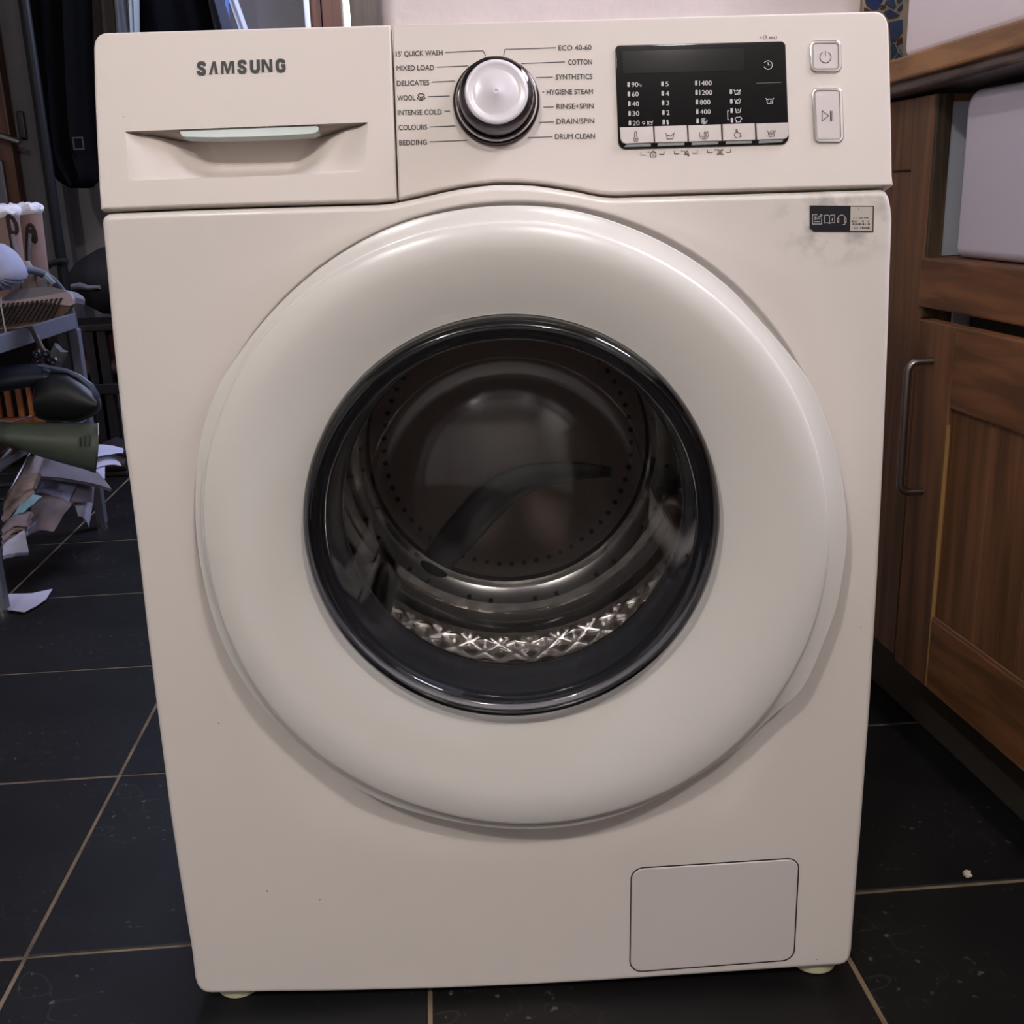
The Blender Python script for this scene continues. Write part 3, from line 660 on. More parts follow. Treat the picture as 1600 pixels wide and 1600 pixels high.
# ---------- programme dial
dz = P(775, 158); KC = dz.copy()
def dial(prof, m, name, parent, smooth=50, seg=72, cap=False, capm=True):
    v = []; f = []; K = len(prof)
    for r_, h in prof:
        for k in range(seg):
            a = 2 * PI * k / seg; v.append(KC + Vector((1, 0, 0)) * r_ * math.cos(a) + PU * r_ * math.sin(a) + PN * h)
    for i in range(K - 1):
        for k in range(seg): f.append((i * seg + k, i * seg + (k + 1) % seg, (i + 1) * seg + (k + 1) % seg, (i + 1) * seg + k))
    if cap: f.append(tuple((K - 1) * seg + k for k in range(seg)))
    return obj(name, v, f, m, parent, smooth=smooth)
KR = (P(843, 158) - P(708, 158)).length / 2
KC = P(775.5, 160) 
dlp = dial([(KR, 0.0), (KR, 0.003), (KR - 0.001, 0.0045), (KR - 0.004, 0.0050), (0.012, 0.0052)], smoke_chrome, 'programme_dial', WM, cap=True)
dial([(KR - 0.0062, 0.0054), (KR - 0.0072, 0.012), (KR - 0.0088, 0.0215)], mat('skirt_inner', (176, 166, 172), 0.2, metal=0.5), 'inner_skirt', dlp)
dial([(KR - 0.0045, 0.005), (KR - 0.005, 0.018), (KR - 0.006, 0.022), (KR - 0.009, 0.0235)], clear_skirt, 'clear_skirt', dlp)
white_cap = mat('knob_white', (226, 220, 226), 0.25, coat=0.5)
dial([(KR - 0.0095, 0.007), (KR - 0.0090, 0.0225), (KR - 0.0092, 0.0240), (KR - 0.0105, 0.0250), (KR - 0.0125, 0.0246), (0.0165, 0.0236), (0.0150, 0.0240), (0.003, 0.0244), (0.0024, 0.0250), (0.0014, 0.0250), (0.0010, 0.0243)], white_cap, 'cap', dlp, cap=True)
dial([(KR - 0.0020, 0.0050), (KR - 0.0018, 0.0062), (KR - 0.0030, 0.0066), (KR - 0.0036, 0.0052)], chrome, 'trim_ring', dlp)
# ---------- programme lettering (crop scale 4.444 at 600,20)
TD = lambda a, b: (600 + a / 4.4444, 20 + b / 4.4444)
mb = MB()
for s_, x0, x1, y0, y1 in [("15' QUICK WASH", 84, 408, 304, 295), ('MIXED LOAD', 88, 348, 403, 398), ('DELICATES', 90, 314, 508, 502), ('WOOL', 94, 218, 611, 607), ('INTENSE COLD', 97, 401, 711, 706), ('COLOURS', 103, 300, 815, 811), ('BEDDING', 107, 298, 921, 916),
                          ('ECO 40-60', 1212, 1440, 262, 258), ('COTTON', 1279, 1443, 361, 359), ('SYNTHETICS', 1193, 1447, 464, 460), ('HYGIENE STEAM', 1130, 1450, 569, 565), ('RINSE+SPIN', 1198, 1456, 668, 665), ('DRAIN/SPIN', 1198, 1460, 772, 768), ('DRUM CLEAN', 1188, 1464, 877, 874)]:
    text_on(mb, s_, TD(x0, y0), TD(x1, y1), 35 / 4.444, bold=0.00008)
ticks = [[(425, 275), (688, 264), (706, 302)], [(367, 378), (585, 369)], [(332, 482), (492, 474)], [(305, 583), (456, 578)], [(420, 685), (458, 683)], [(320, 793), (495, 786)], [(316, 897), (578, 886)],
         [(1194, 243), (840, 255), (831, 298)], [(1256, 342), (953, 353)], [(1172, 448), (1056, 451)], [(1113, 551), (1099, 552)], [(1180, 654), (1107, 656)], [(1181, 759), (1076, 762)], [(1169, 861), (1000, 867)]]
strokes(mb, ticks, 1.0, TD, out=0.00035)
strokes(mb, [['c'] + arc(258, 575, 22, 0, 360, 18, 12)[:-1], arc(258, 588, 20, 20, 160, 10), [(238, 585), (232, 596), (246, 602)], [(278, 585), (285, 596), (270, 602)], [(250, 590), (258, 606), (266, 590)]], 1.2, TD)
mb.build('programme_lettering', print_dark, cp_)['kind'] = 'stuff'
# ---------- display window (crop scale 5.714 at 960,50)
TE = lambda a, b: (960 + a / 5.7143, 50 + b / 5.7143)
dc = [p2(*TE(*q)) for q in [(36, 1050), (1556, 1003), (1522, 88), (3, 126)]]
disp = round_poly(dc, [0.0055, 0.0055, 0.0035, 0.0035], 6)
v, f = slab(disp, pan3, 0.004, 0.0006, 0.0016); dsp = obj('display_panel', v, f, display_black, WM, smooth=35); dsp['label'] = 'glossy black display window with white symbols and silver keys'
wq = [p2(*TE(*q)) for q in [(75, 380), (1155, 350), (1150, 150), (65, 180)]]
v, f = slab(wq, pan3, 0.0003, 0, 0.0019); obj('readout', v, f, display_window, dsp)
keys = [[(44, 862), (340, 852), (348, 997), (95, 1008), (66, 994), (50, 965)], [(350, 852), (641, 843), (649, 991), (357, 998)], [(652, 844), (944, 834), (951, 982), (659, 990)], [(957, 833), (1246, 824), (1251, 974), (962, 981)], [(1257, 826), (1541, 818), (1546, 930), (1530, 955), (1505, 966), (1265, 973)]]
for k, kp in enumerate(keys):
    pl = [p2(*TE(*q)) for q in kp]
    v, f = slab(pl, pan3, 0.0016, 0.0003, 0.0030, bseg=1); ky = obj('key', v, f, key_silver, dsp)
    bx = [(kp[3][0] - 60 if k == 0 else kp[3][0]), 0]
    lo = [(105, 1012), (322, 1003), (322, 1028), (80, 1034)] if k == 0 else [(kp[-1][0] + 28 if k < 4 else 1284, kp[-1][1] + 2), ((kp[2][0] - 28) if k < 4 else 1500, (kp[2][1] + 2) if k < 4 else 967), ((kp[2][0] - 30) if k < 4 else 1494, (kp[2][1] + 26) if k < 4 else 990), (kp[-1][0] + 26 if k < 4 else 1282, kp[-1][1] + 28)]
    pl = [p2(*TE(*q)) for q in lo]; v, f = slab(pl, pan3, 0.001, 0, 0.0022); obj('key_edge', v, f, key_edge, dsp)
mb = MB(); PW = lambda a, b: P(a, b, 0.0018)
cols = [(126, 153, [('90', 470), ('60', 556), ('40', 642), ('30', 728), ('20', 814)]), (428, 458, [('5', 464), ('4', 549), ('3', 633), ('2', 720), ('1', 805)]), (730, 757, [('1400', 456), ('1200', 541), ('800', 627), ('400', 712), ('', 796)]), (1040, 0, [('', 534), ('', 620), ('', 703), ('', 789)])]
wids = {'90': 60, '60': 60, '40': 60, '30': 60, '20': 60, '1400': 112, '1200': 112, '800': 92, '400': 92, '5': 26, '4': 28, '3': 26, '2': 26, '1': 14}
for cx, tx, rows in cols:
    for k, (s_, cy) in enumerate(rows):
        xx = cx + k * 3
        fillpoly(mb, [(xx - 8, cy + 21), (xx - 11, cy + 17), (xx - 11, cy - 17), (xx - 7, cy - 22), (xx + 7, cy - 22), (xx + 11, cy - 17), (xx + 11, cy + 17), (xx + 8, cy + 21)], TE, 0.0003, PW)
        if s_: text_on(mb, s_, TE(tx + k * 3, cy + 22), TE(tx + k * 3 + wids[s_], cy + 20), 42 / 5.714, 0.0003, PW, bold=0.00009)
text_on(mb, 'c', TE(226, 488), TE(246, 487), 24 / 5.714, 0.0003, PW)
strokes(mb, [['c'] + arc(220, 466, 3.5, 0, 360, 8)[:-1], ['c'] + arc(261, 812, 11, 0, 360, 14)[:-1]], 0.8, TE, 0.0003, PW)
def tub(x, y, w_, h_): return [[(x, y), (x + w_ * .12, y + h_ * .2), (x + w_ * .2, y + h_), (x + w_ * .8, y + h_ * .97), (x + w_ * .9, y + h_ * .18), (x + w_, y - 2)]]
wave = lambda x, y, w_: [[(x, y), (x + w_ * .2, y + 5), (x + w_ * .45, y - 3), (x + w_ * .7, y + 4), (x + w_, y - 3)]]
ic = tub(288, 796, 56, 36) + [arc(316, 812, 12, 120, 380, 10)] + tub(1064, 516, 64, 40) + wave(1076, 524, 44) + [arc(1110, 548, 9, 180, 360, 6) + [(1119, 556), (1100, 556)]]
ic += tub(1070, 602, 58, 36) + [arc(1098, 618, 12, 60, 340, 10)] + [[(1106, 604), (1118, 594)]] + tub(1076, 682, 54, 38) + [[(1103, 690), (1103, 706)], [(1020, 702), (1010, 706), (1012, 782), (1022, 786)]]
ic += [['c', (1088, 806), (1126, 804), (1126, 784), (1136, 778), (1130, 764), (1116, 758), (1106, 764), (1094, 760), (1078, 770), (1076, 784), (1088, 788)]]
ic += [arc(800, 796, 26, -30, 300, 18), arc(800, 796, 15, 0, 300, 12), arc(800, 797, 6, 0, 300, 6)]
ic += [arc(1371, 296, 38, -150, 160, 26), [(1371, 270), (1372, 296), (1392, 295)]] + tub(1350, 592, 72, 46) + wave(1362, 600, 48) + [arc(1402, 628, 10, 180, 360, 6) + [(1412, 638), (1392, 638)]]
strokes(mb, ic, 1.0, TE, 0.0003, PW)
mb.build('display_symbols', print_white, dsp)['kind'] = 'stuff'
mb = MB(); strokes(mb, [[(1265, 459), (1490, 451)]], 1.0, TE, 0.0003, PW); mb.build('divider_line', print_dim, dsp)
mb = MB(); PK = lambda a, b: P(a, b, 0.0031)
ik = [['c'] + arc(191, 958, 20, -60, 240, 14) + [(180, 900)] + arc(190, 900, 9, 180, 360, 6) + [(200, 930)], ['c'] + arc(190, 958, 5, 0, 360, 8)[:-1]]
ik += [[(454, 900), (462, 908), (474, 956), (522, 953), (532, 904), (538, 896)], [(468, 930), (482, 922), (500, 930), (526, 908)]]
ik += [arc(800, 916, 40, -60, 210, 22), arc(800, 916, 24, -90, 150, 14), arc(802, 917, 11, -120, 120, 8)]
ik += [[(1094, 906), (1084, 874), (1096, 872), (1102, 900), (1126, 904), (1130, 918)], [(1086, 892), (1074, 906), (1070, 925), (1084, 942), (1102, 946)], [(1110, 932), (1140, 930)], [(1125, 914), (1126, 948)]]
ik += [[(1362, 880), (1370, 888), (1382, 934), (1424, 931), (1434, 884), (1440, 876)], ['c'] + arc(1408, 896, 14, 0, 360, 14)[:-1], ['c'] + arc(1390, 908, 10, 0, 360, 12)[:-1]]
strokes(mb, ik, 0.9, TE, 0.0002, PK); mb.build('key_symbols', print_dark, dsp)['kind'] = 'stuff'
# marks printed beneath the display and the (3 sec) note
mb = MB()
text_on(mb, '(3 sec)', TE(1326, 62), TE(1450, 60), 30 / 5.714); text_on(mb, '*', TE(1296, 72), TE(1316, 71), 30 / 5.714)
for x_, y_ in ((236, 1074), (533, 1063), (830, 1053)):
    strokes(mb, [[(x_, y_), (x_ + 2, y_ + 26), (x_ + 46, y_ + 26)], [(x_ + 162, y_ + 20), (x_ + 206, y_ + 20), (x_ + 207, y_ - 8)]], 0.9, TE)
    text_on(mb, '*', TE(x_ + 60, y_ + 22), TE(x_ + 82, y_ + 21), 30 / 5.714)
strokes(mb, [['c', (322, 1082), (370, 1080), (370, 1116), (322, 1118)], arc(346, 1080, 16, 180, 360, 8), [(338, 1096), (346, 1104), (356, 1096)]], 1.0, TE)
strokes(mb, [[(624, 1096), (632, 1088), (634, 1072), (646, 1062), (656, 1070), (658, 1090), (664, 1098), (624, 1098)], [(622, 1064), (668, 1110)]], 1.0, TE)
strokes(mb, [['c'] + arc(942, 1074, 18, 0, 360, 14)[:-1], ['c'] + arc(942, 1074, 6, 0, 360, 8)[:-1], [(918, 1060), (918, 1050), (928, 1050)], [(956, 1050), (968, 1050), (968, 1060)], [(918, 1088), (918, 1098), (928, 1098)], [(956, 1098), (968, 1098), (968, 1088)]], 1.0, TE)
mb.build('panel_marks', print_dark, cp_)['kind'] = 'stuff'
# ---------- power and start buttons (crop scale 4 at 1240,0)
TF = lambda a, b: (1240 + a / 4, b / 4)
def button(name, cs, label):
    co = [p2(*TF(*q)) for q in cs]; o_ = round_poly(co, 0.0048, 6); inn = inset2(ccw(o_), 0.0024)
    v, f = slab(o_, pan3, 0.003, 0.0009, 0.0014, holes=[inset2(ccw(o_), 0.0024)]); b = obj(name, v, f, chrome, WM, smooth=50); b['label'] = label
    v, f = slab(inset2(ccw(o_), 0.0027), pan3, 0.003, 0.0005, 0.0012); obj('push_face', v, f, key_face, b, smooth=40)
    return b
key_face = mat('button_face', (204, 194, 190), 0.35)
b1 = button('power_button', [(102, 458), (300, 456), (296, 252), (96, 254)], 'square power button in a chrome frame')
b2 = button('start_button', [(124, 898), (314, 896), (304, 548), (108, 550)], 'tall start and pause button in a chrome frame')
PB = lambda a, b: P(a, b, 0.0013)
mb = MB(); strokes(mb, [arc(199, 358, 35, -60, 240, 24), [(199, 318), (199, 352)]], 1.0, TF, 0.0002, PB); mb.build('power_symbol', print_dark, b1)
mb = MB(); strokes(mb, [['c', (178, 692), (218, 724), (178, 756)], [(229, 692), (231, 758)], [(235, 692), (237, 758)], [(244, 692), (246, 758)]], 1.0, TF, 0.0002, PB); mb.build('play_symbol', print_dark, b2)

# ---------- porthole door
def polar(px_list, Y):
    t = []
    for a, b in px_list:
        p = aY(a, b, Y); t.append((math.atan2(p.z - DC[1], p.x - DC[0]), math.hypot(p.x - DC[0], p.z - DC[1])))
    t.sort(); return t
def interp(tab, a, blur=3):
    a = (a + PI) % (2 * PI) - PI; n_ = len(tab)
    for i in range(n_):
        a0, r0 = tab[i]; a1, r1 = tab[(i + 1) % n_]
        if i == n_ - 1: a1 += 2 * PI
        aa = a if a >= tab[0][0] else a + 2 * PI
        if a0 <= aa <= a1:
            t_ = (aa - a0) / max(1e-6, a1 - a0)
            rm = tab[i - 1][1]; r2 = tab[(i + 2) % n_][1]; t_ = t_
            return 0.5 * ((2 * r0) + (-rm + r1) * t_ * 1.0 + (2 * rm - 5 * r0 + 4 * r1 - r2) * t_ ** 2 + (-rm + 3 * r0 - 3 * r1 + r2) * t_ ** 3)
    return tab[0][1]
SIL = polar([(305.6, 780), (316, 675), (338, 610), (381, 542), (460, 452), (525, 401), (625, 350), (700, 331), (790, 321.6), (900, 330), (1000, 362), (1075, 401), (1140, 450), (1180, 492), (1207, 522), (1240, 562), (1262, 592), (1290, 655), (1305, 700), (1317, 760), (1323.5, 825), (1316, 900), (1306, 950), (1285, 1007), (1262, 1060), (1245, 1085), (1220, 1105), (1190, 1132), (1155, 1166), (1100, 1204), (1000, 1259), (920, 1284), (830, 1293.7), (700, 1280), (575, 1239), (485, 1175), (407, 1100), (356, 1020), (317, 900)], -0.030)
RIMC = lambda a: interp(SIL, a)
seg = 240
SE = polar([(316, 790), (342.5, 650), (420, 513.75), (620, 379), (805, 345.5), (1000, 391), (1140, 483.75), (1225, 583.75), (1280, 720), (1295, 840), (1275, 967.5), (1207.5, 1100), (1075, 1218.75), (940, 1272), (820, 1287), (650, 1257), (515, 1191.25), (375, 1032.5), (330, 900)], -0.038)
def seamr(a):   # smooth the seam read from image pixels, staying nearly circular
    s_ = 0; W_ = 0
    for k in range(-6, 7): w__ = math.exp(-(k / 3) ** 2); s_ += w__ * interp(SE, a + k * 0.06); W_ += w__
    return s_ / W_
SR = [seamr(2 * PI * k / seg) for k in range(seg)]
def kA(a): return int(round(a / (2 * PI) * seg)) % seg
# rim (back shell) with the finger grip bulging to the right
prof = [(-1, -0.0375), (-0.93, -0.0372), (0, -0.0345), (0.9, -0.0325), (1, -0.030), (1, -0.012), (0.7, -0.004), (-1.5, -0.002)]
v = []; f = []
for q, y in prof:
    for k in range(seg):
        a = 2 * PI * k / seg; ro = RIMC(a); rs_ = SR[k] + 0.0004
        if q >= 0: r_ = rs_ + (ro - rs_) * (0.35 + 0.65 * q)
        elif q > -0.95: r_ = rs_ + 0.0006
        elif q > -1.2: r_ = rs_ - 0.0006
        else: r_ = 0.20
        v.append((DC[0] + r_ * math.cos(a), y, DC[1] + r_ * math.sin(a)))
for i in range(len(prof) - 1):
    for k in range(seg): f.append((i * seg + k, i * seg + (k + 1) % seg, (i + 1) * seg + (k + 1) % seg, (i + 1) * seg + k))
door_o = obj('door', v, f, door_plastic, WM, smooth=35); door_o['label'] = 'round white door with finger grip on its right edge'
# front ring
GC = (aY(806, 816, -0.040).x, aY(806, 816, -0.040).z)
gp = [(486, 786), (508, 668), (569, 585), (657, 528), (784, 502), (897.5, 515), (998, 563), (1072.5, 633), (1112, 725), (1127, 830), (1107.5, 939), (1051, 1036), (963, 1097), (854, 1128), (766, 1125), (657, 1084), (578, 1018), (517, 926), (490.6, 852)]
gt = []
for a, b in gp: q = aY(a, b, -0.046); gt.append(((q.x - DC[0]), (q.z - DC[1])))
# best centre and radius of the glass
gx = sum(p[0] for p in gt) / len(gt); gz = sum(p[1] for p in gt) / len(gt); gr = sum(math.hypot(p[0] - gx, p[1] - gz) for p in gt) / len(gt)
GX, GZ, GR = DC[0] + gx, DC[1] + gz, gr
ringp = [(0.0, -0.0300, 0), (0.0, -0.0380, 0), (0.0006, -0.0395, 0), (0.0022, -0.0408, 0)]
v = []; f = []; rr = []
NR = 30
rows = []
for t_, y in [(0.0, -0.030), (0.0, -0.0385), (0.008, -0.0400), (0.03, -0.0410)] + [(0.03 + 0.97 * (k / NR), None) for k in range(1, NR + 1)] + [(1.04, -0.022), (1.04, -0.005)]:
    row = []
    if y is None:
        s_ = (t_ - 0.03) / 0.97
        y = -0.0410 - 0.0036 * (1 - (1 - min(1, s_ / 0.24)) ** 2) if s_ < 0.24 else -0.0446 + 0.0150 * ((s_ - 0.24) / 0.76) ** 1.6
    for k in range(seg):
        a = 2 * PI * k / seg
        ox, oz = DC[0] + SR[k] * math.cos(a), DC[1] + SR[k] * math.sin(a)
        ix, iz = GX + (GR + 0.0015) * math.cos(a), GZ + (GR + 0.0015) * math.sin(a)
        row.append((ox + (ix - ox) * t_, y, oz + (iz - oz) * t_))
    rows.append(row)
for r_ in rows: v += r_
for i in range(len(rows) - 1):
    for k in range(seg): f.append((i * seg + k, i * seg + (k + 1) % seg, (i + 1) * seg + (k + 1) % seg, (i + 1) * seg + k))
fr_ = obj('front_ring', v, f, door_plastic, door_o, smooth=40)
# glass rim and bowl
GCc = (GX, GZ)
gb = MB().lathe([(GR + 0.001, -0.020), (GR + 0.001, -0.040), (GR - 0.0005, -0.046), (GR - 0.004, -0.0495), (GR - 0.009, -0.0500), (GR - 0.013, -0.0480), (GR - 0.0155, -0.044), (GR - 0.017, -0.036)], GCc, 160)
gr_o = gb.build('glass_rim', rim_glass, door_o, smooth=60)
MB().lathe([(GR - 0.006, -0.0503), (GR - 0.007, -0.0510), (GR - 0.008, -0.0503)], GCc, 160).build('rim_bead', rim_glass, door_o, smooth=60)
bowlp = [(GR - 0.017, -0.036), (GR - 0.021, -0.020), (GR - 0.026, 0.0), (GR - 0.032, 0.02), (GR - 0.037, 0.036), (GR - 0.0405, 0.046), (GR - 0.0425, 0.0515), (GR - 0.0450, 0.0525)]
MB().lathe(bowlp, GCc, 160).build('glass_bowl', bowl_glass, door_o, smooth=60)
MB().lathe([(GR - 0.0450, 0.0525)] + [(q, 0.0245 + q * q / 0.40) for q in (0.1065, 0.100, 0.092, 0.08, 0.065, 0.05, 0.035, 0.018, 0.003)], GCc, 160, cap1=True).build('bowl_end', end_glass, door_o, smooth=60)
# ---------- rubber seal
XC = (DC[0], DC[1])
sealp = [(0.176, 0.012), (GR + 0.001, 0.0), (GR - 0.000, -0.018), (GR - 0.003, -0.026), (GR - 0.008, -0.024), (GR - 0.010, -0.016), (GR - 0.009, -0.008), (GR - 0.0115, -0.002), (GR - 0.0105, 0.008), (GR - 0.013, 0.014), (GR - 0.012, 0.024), (GR - 0.016, 0.030), (GR - 0.018, 0.040)]
MRpts = [(531, 786), (985, 966), (897, 1020), (792, 1032), (1050, 874), (1077, 764), (657, 1000), (569, 917), (792, 533), (985, 598)]
YM = 0.045
mp_ = [aY(a, b, YM) for a, b in MRpts]; MX = sum(p.x for p in mp_) / len(mp_); MZ = sum(p.z for p in mp_) / len(mp_)
for _ in range(60):   # simple circle fit
    Rm = sum(math.hypot(p.x - MX, p.z - MZ) for p in mp_) / len(mp_)
    MX += sum((math.hypot(p.x - MX, p.z - MZ) - Rm) * (p.x - MX) / Rm for p in mp_) / len(mp_); MZ += sum((math.hypot(p.x - MX, p.z - MZ) - Rm) * (p.z - MZ) / Rm for p in mp_) / len(mp_)
v = []; f = []; seg2 = 160
pr = sealp + [(None, YM)]
for i, (r_, y) in enumerate(pr):
    for k in range(seg2):
        a = 2 * PI * k / seg2; t_ = max(0, (y + 0.02) / (YM + 0.02)) if y else 0.3
        cx = GX + (MX - GX) * t_; cz = GZ + (MZ - GZ) * t_
        q = Rm if r_ is None else r_ + (0 if i < 4 else (Rm - (GR - 0.018)) * max(0, min(1, (y + 0.026) / 0.06)))
        v.append((cx + q * math.cos(a), y, cz + q * math.sin(a)))
for i in range(len(pr) - 1):
    for k in range(seg2): f.append((i * seg2 + k, i * seg2 + (k + 1) % seg2, (i + 1) * seg2 + (k + 1) % seg2, (i + 1) * seg2 + k))
obj('door_seal', v, f, rubber, WM, smooth=60)
# ---------- drum
MC = (MX, MZ)
lipm = MB().lathe([(Rm + 0.001, YM + 0.001), (Rm - 0.0006, YM - 0.0004), (Rm - 0.0012, YM + 0.001), (Rm - 0.0006, YM + 0.0022)], MC, 160)
YB = 0.27; DR = 0.205
def drumr(r_, y, a):
    if 0.075 < y < YB - 0.02 and abs(r_ - DR) < 1e-6:
        nn = 40; rowl = 0.044
        uu = a / (2 * PI) * nn; vv = (y - 0.075) / rowl
        p_ = (uu + vv) % 1.0; q_ = (uu - vv) % 1.0
        h = min(1 - abs(2 * p_ - 1), 1 - abs(2 * q_ - 1)); return (DR - 0.0042 * h, y)
    return (r_, y)
ys = [0.075 + (YB - 0.095) * k / 46 for k in range(47)]
prof = [(Rm, YM), (Rm + 0.003, YM + 0.012), (Rm + 0.02, YM + 0.022), (DR - 0.01, 0.070)] + [(DR, y) for y in ys] + [(DR - 0.001, YB - 0.012), (DR - 0.010, YB - 0.002), (0.186, YB), (0.180, YB - 0.006), (0.172, YB - 0.006), (0.164, YB + 0.002), (0.158, YB + 0.006), (0.152, YB + 0.002), (0.149, YB + 0.002)]
drum = MB().lathe(prof, MC, 432, rfun=drumr).build('drum', steel, WM, smooth=28)
lp2 = lipm.build('mouth_rim', chrome, drum, smooth=60)
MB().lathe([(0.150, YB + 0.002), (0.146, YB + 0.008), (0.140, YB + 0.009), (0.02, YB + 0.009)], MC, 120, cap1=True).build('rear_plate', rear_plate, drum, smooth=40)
mb = MB()
def flat_disc(mb, x_, y, z_, r_, n_=10): mb.add([(x_ + r_ * math.cos(2 * PI * k / n_), y, z_ + r_ * math.sin(2 * PI * k / n_)) for k in range(n_)], [tuple(range(n_))])
for k in range(60): a = 2 * PI * k / 60; flat_disc(mb, MC[0] + 0.131 * math.cos(a), YB + 0.0085, MC[1] + 0.131 * math.sin(a), 0.0027)
for k in range(44):
    if k % 3: a = 2 * PI * k / 44; flat_disc(mb, MC[0] + 0.168 * math.cos(a), YB - 0.0066, MC[1] + 0.168 * math.sin(a), 0.0024)
mb.build('drain_holes', mat('hole_black', (4, 4, 4), 0.9), drum)['kind'] = 'stuff'
# raised dark band shaped after a reflection sweeping across the rear plate
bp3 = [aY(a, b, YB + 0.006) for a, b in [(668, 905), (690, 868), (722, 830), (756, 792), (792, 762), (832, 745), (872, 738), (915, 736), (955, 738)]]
MB().tube(bp3, [0.016, 0.018, 0.020, 0.020, 0.018, 0.015, 0.012, 0.009, 0.005], 14, flat=0.22, upv=(0, 1, 0)).build('rear_reflection_band', black_plastic, drum, smooth=60)
# lifters
for k, a in enumerate((math.radians(222), math.radians(342), math.radians(102))):
    ca, sa = math.cos(a), math.sin(a); er = Vector((ca, 0, sa)); et = Vector((-sa, 0, ca)); c0 = Vector((MC[0], 0, MC[1]))
    v = []
    for y, hh, ww in [(0.080, 0.002, 0.020), (0.10, 0.026, 0.024), (0.13, 0.044, 0.026), (0.20, 0.046, 0.026), (0.245, 0.034, 0.024), (YB - 0.006, 0.004, 0.020)]:
        for q in range(9):
            t_ = (q / 8 * 2 - 1); hh2 = hh * (1 - abs(t_) ** 2.2); v.append(c0 + er * (DR + 0.001 - hh2) + et * (ww * t_) + Vector((0, y, 0)))
    f = [(i * 9 + q, i * 9 + q + 1, (i + 1) * 9 + q + 1, (i + 1) * 9 + q) for i in range(5) for q in range(8)]
    obj('lifter', v, f, black_plastic if k == 0 else steel, drum, smooth=60)
# ---------- filter hatch
hp_ = [zx(983, 1519.5), zx(1241, 1500), zx(1249.5, 1339.5), zx(985.5, 1356)]
hpoly = round_poly(hp_, [0.012, 0.012, 0.011, 0.012], 8)
b3 = lambda u, s_, o_: Vector((u, -o_, s_))
v, f = slab(hpoly, b3, 0.003, 0.0, 0.0006, holes=[inset2(ccw(hpoly), 0.0009)]); hf = obj('filter_hatch', v, f, gap_dark, WM); hf['label'] = 'rounded rectangular filter hatch'
v, f = slab(inset2(ccw(hpoly), 0.0010), b3, 0.003, 0.0012, 0.0012); obj('hatch_cover', v, f, mat('hatch_white', (216, 208, 204), 0.42), hf, smooth=40)
# ---------- feet
for px_, py_ in ((370, 1559), (1278, 1521)):
    c0 = aZ(px_, py_, 0.0); mb = MB(); r0 = 0.021; yv = c0.y + 0.018
    v = []; prof = [(r0 * .8, 0), (r0, 0.002), (r0, 0.009), (r0 * .9, 0.012), (0.006, 0.012), (0.006, 0.03)]
    for r_, z_ in prof: v += [(c0.x + r_ * math.cos(2 * PI * k / 24), yv + r_ * math.sin(2 * PI * k / 24), z_) for k in range(24)]
    f = [(i * 24 + k, i * 24 + (k + 1) % 24, (i + 1) * 24 + (k + 1) % 24, (i + 1) * 24 + k) for i in range(5) for k in range(24)] + [tuple(range(24))]
    ft = obj('foot', v, f, cream_foot, WM, smooth=40); ft['label'] = 'cream levelling foot'
for x_ in (-0.26, 0.26): MB().tube([(x_, 0.50, 0), (x_, 0.50, 0.03)], 0.02, 20).build('foot', cream_foot, WM)
# ---------- information sticker (crop scale 4 at 1000,300)
TG = lambda a, b: (1000 + a / 4, 300 + b / 4)
BP = lambda a, b: aY(a, b, -0.0004); BN = Vector((0, -1, 0))
q4 = [BP(*TG(*q)) for q in [(1060, 230), (1076, 236), (1084, 248), (1458, 250), (1461, 87), (1060, 84)]]
stk = MB().prism(q4, (0, -0.0003, 0)).build('sticker', print_black, WM); stk['label'] = 'black and white help sticker'
mb = MB(); B2 = lambda a, b: aY(a, b, -0.0008)
fillpoly(mb, [(1312, 244), (1451, 244), (1454, 92), (1316, 91)], TG, 0.0002, B2, BN); mb.build('sticker_patch', mat('sticker_white', (198, 190, 180), 0.6), stk)
mb = MB(); strokes(mb, [[(1134, 165), (1134, 200), (1078, 200), (1078, 142), (1108, 142)], [(1108, 172), (1118, 168), (1138, 146), (1132, 140), (1112, 160), (1108, 172)], [(1088, 186), (1124, 186)],
                        [(1152, 146), (1176, 144), (1184, 152), (1192, 144), (1216, 144), (1216, 192), (1192, 192), (1184, 198), (1176, 192), (1152, 194), (1152, 146)], [(1184, 152), (1184, 196)],
                        arc(1260, 168, 24, 180, 360, 12), ['c', (1234, 166), (1242, 166), (1242, 188), (1234, 188)], ['c', (1278, 166), (1288, 166), (1288, 188), (1278, 188)], [(1284, 190), (1280, 202), (1266, 204)]], 0.95, TG, 0.0002, B2, BN)
text_on(mb, '8', TG(1089, 174), TG(1103, 174), 22 / 4, 0.0002, B2, bold=0.00006, n=BN); text_on(mb, '1', TG(1198, 182), TG(1204, 182), 20 / 4, 0.0002, B2, n=BN); mb.build('sticker_symbols', print_white, stk)['kind'] = 'stuff'
mb = MB(); random.seed(11); B3 = lambda a, b: aY(a, b, -0.0011)
for r_, (y0, y1) in enumerate(((158, 166), (176, 190), (194, 206), (218, 230))):
    x_ = 1324
    while x_ < (1420 if r_ == 0 else 1436):
        w_ = random.uniform(3, 9)
        if random.random() < (0.55 if r_ == 0 else 0.85): fillpoly(mb, [(x_, y1 - random.uniform(0, 3)), (x_ + w_, y1), (x_ + w_ - 1, y0 + random.uniform(0, 4)), (x_ + 1, y0)], TG, 0.0001, B3, BN)
        x_ += w_ + random.uniform(1.5, 3)
fillpoly(mb, [(1362, 102), (1366, 104), (1370, 114), (1366, 112)], TG, 0.0001, B3, BN)
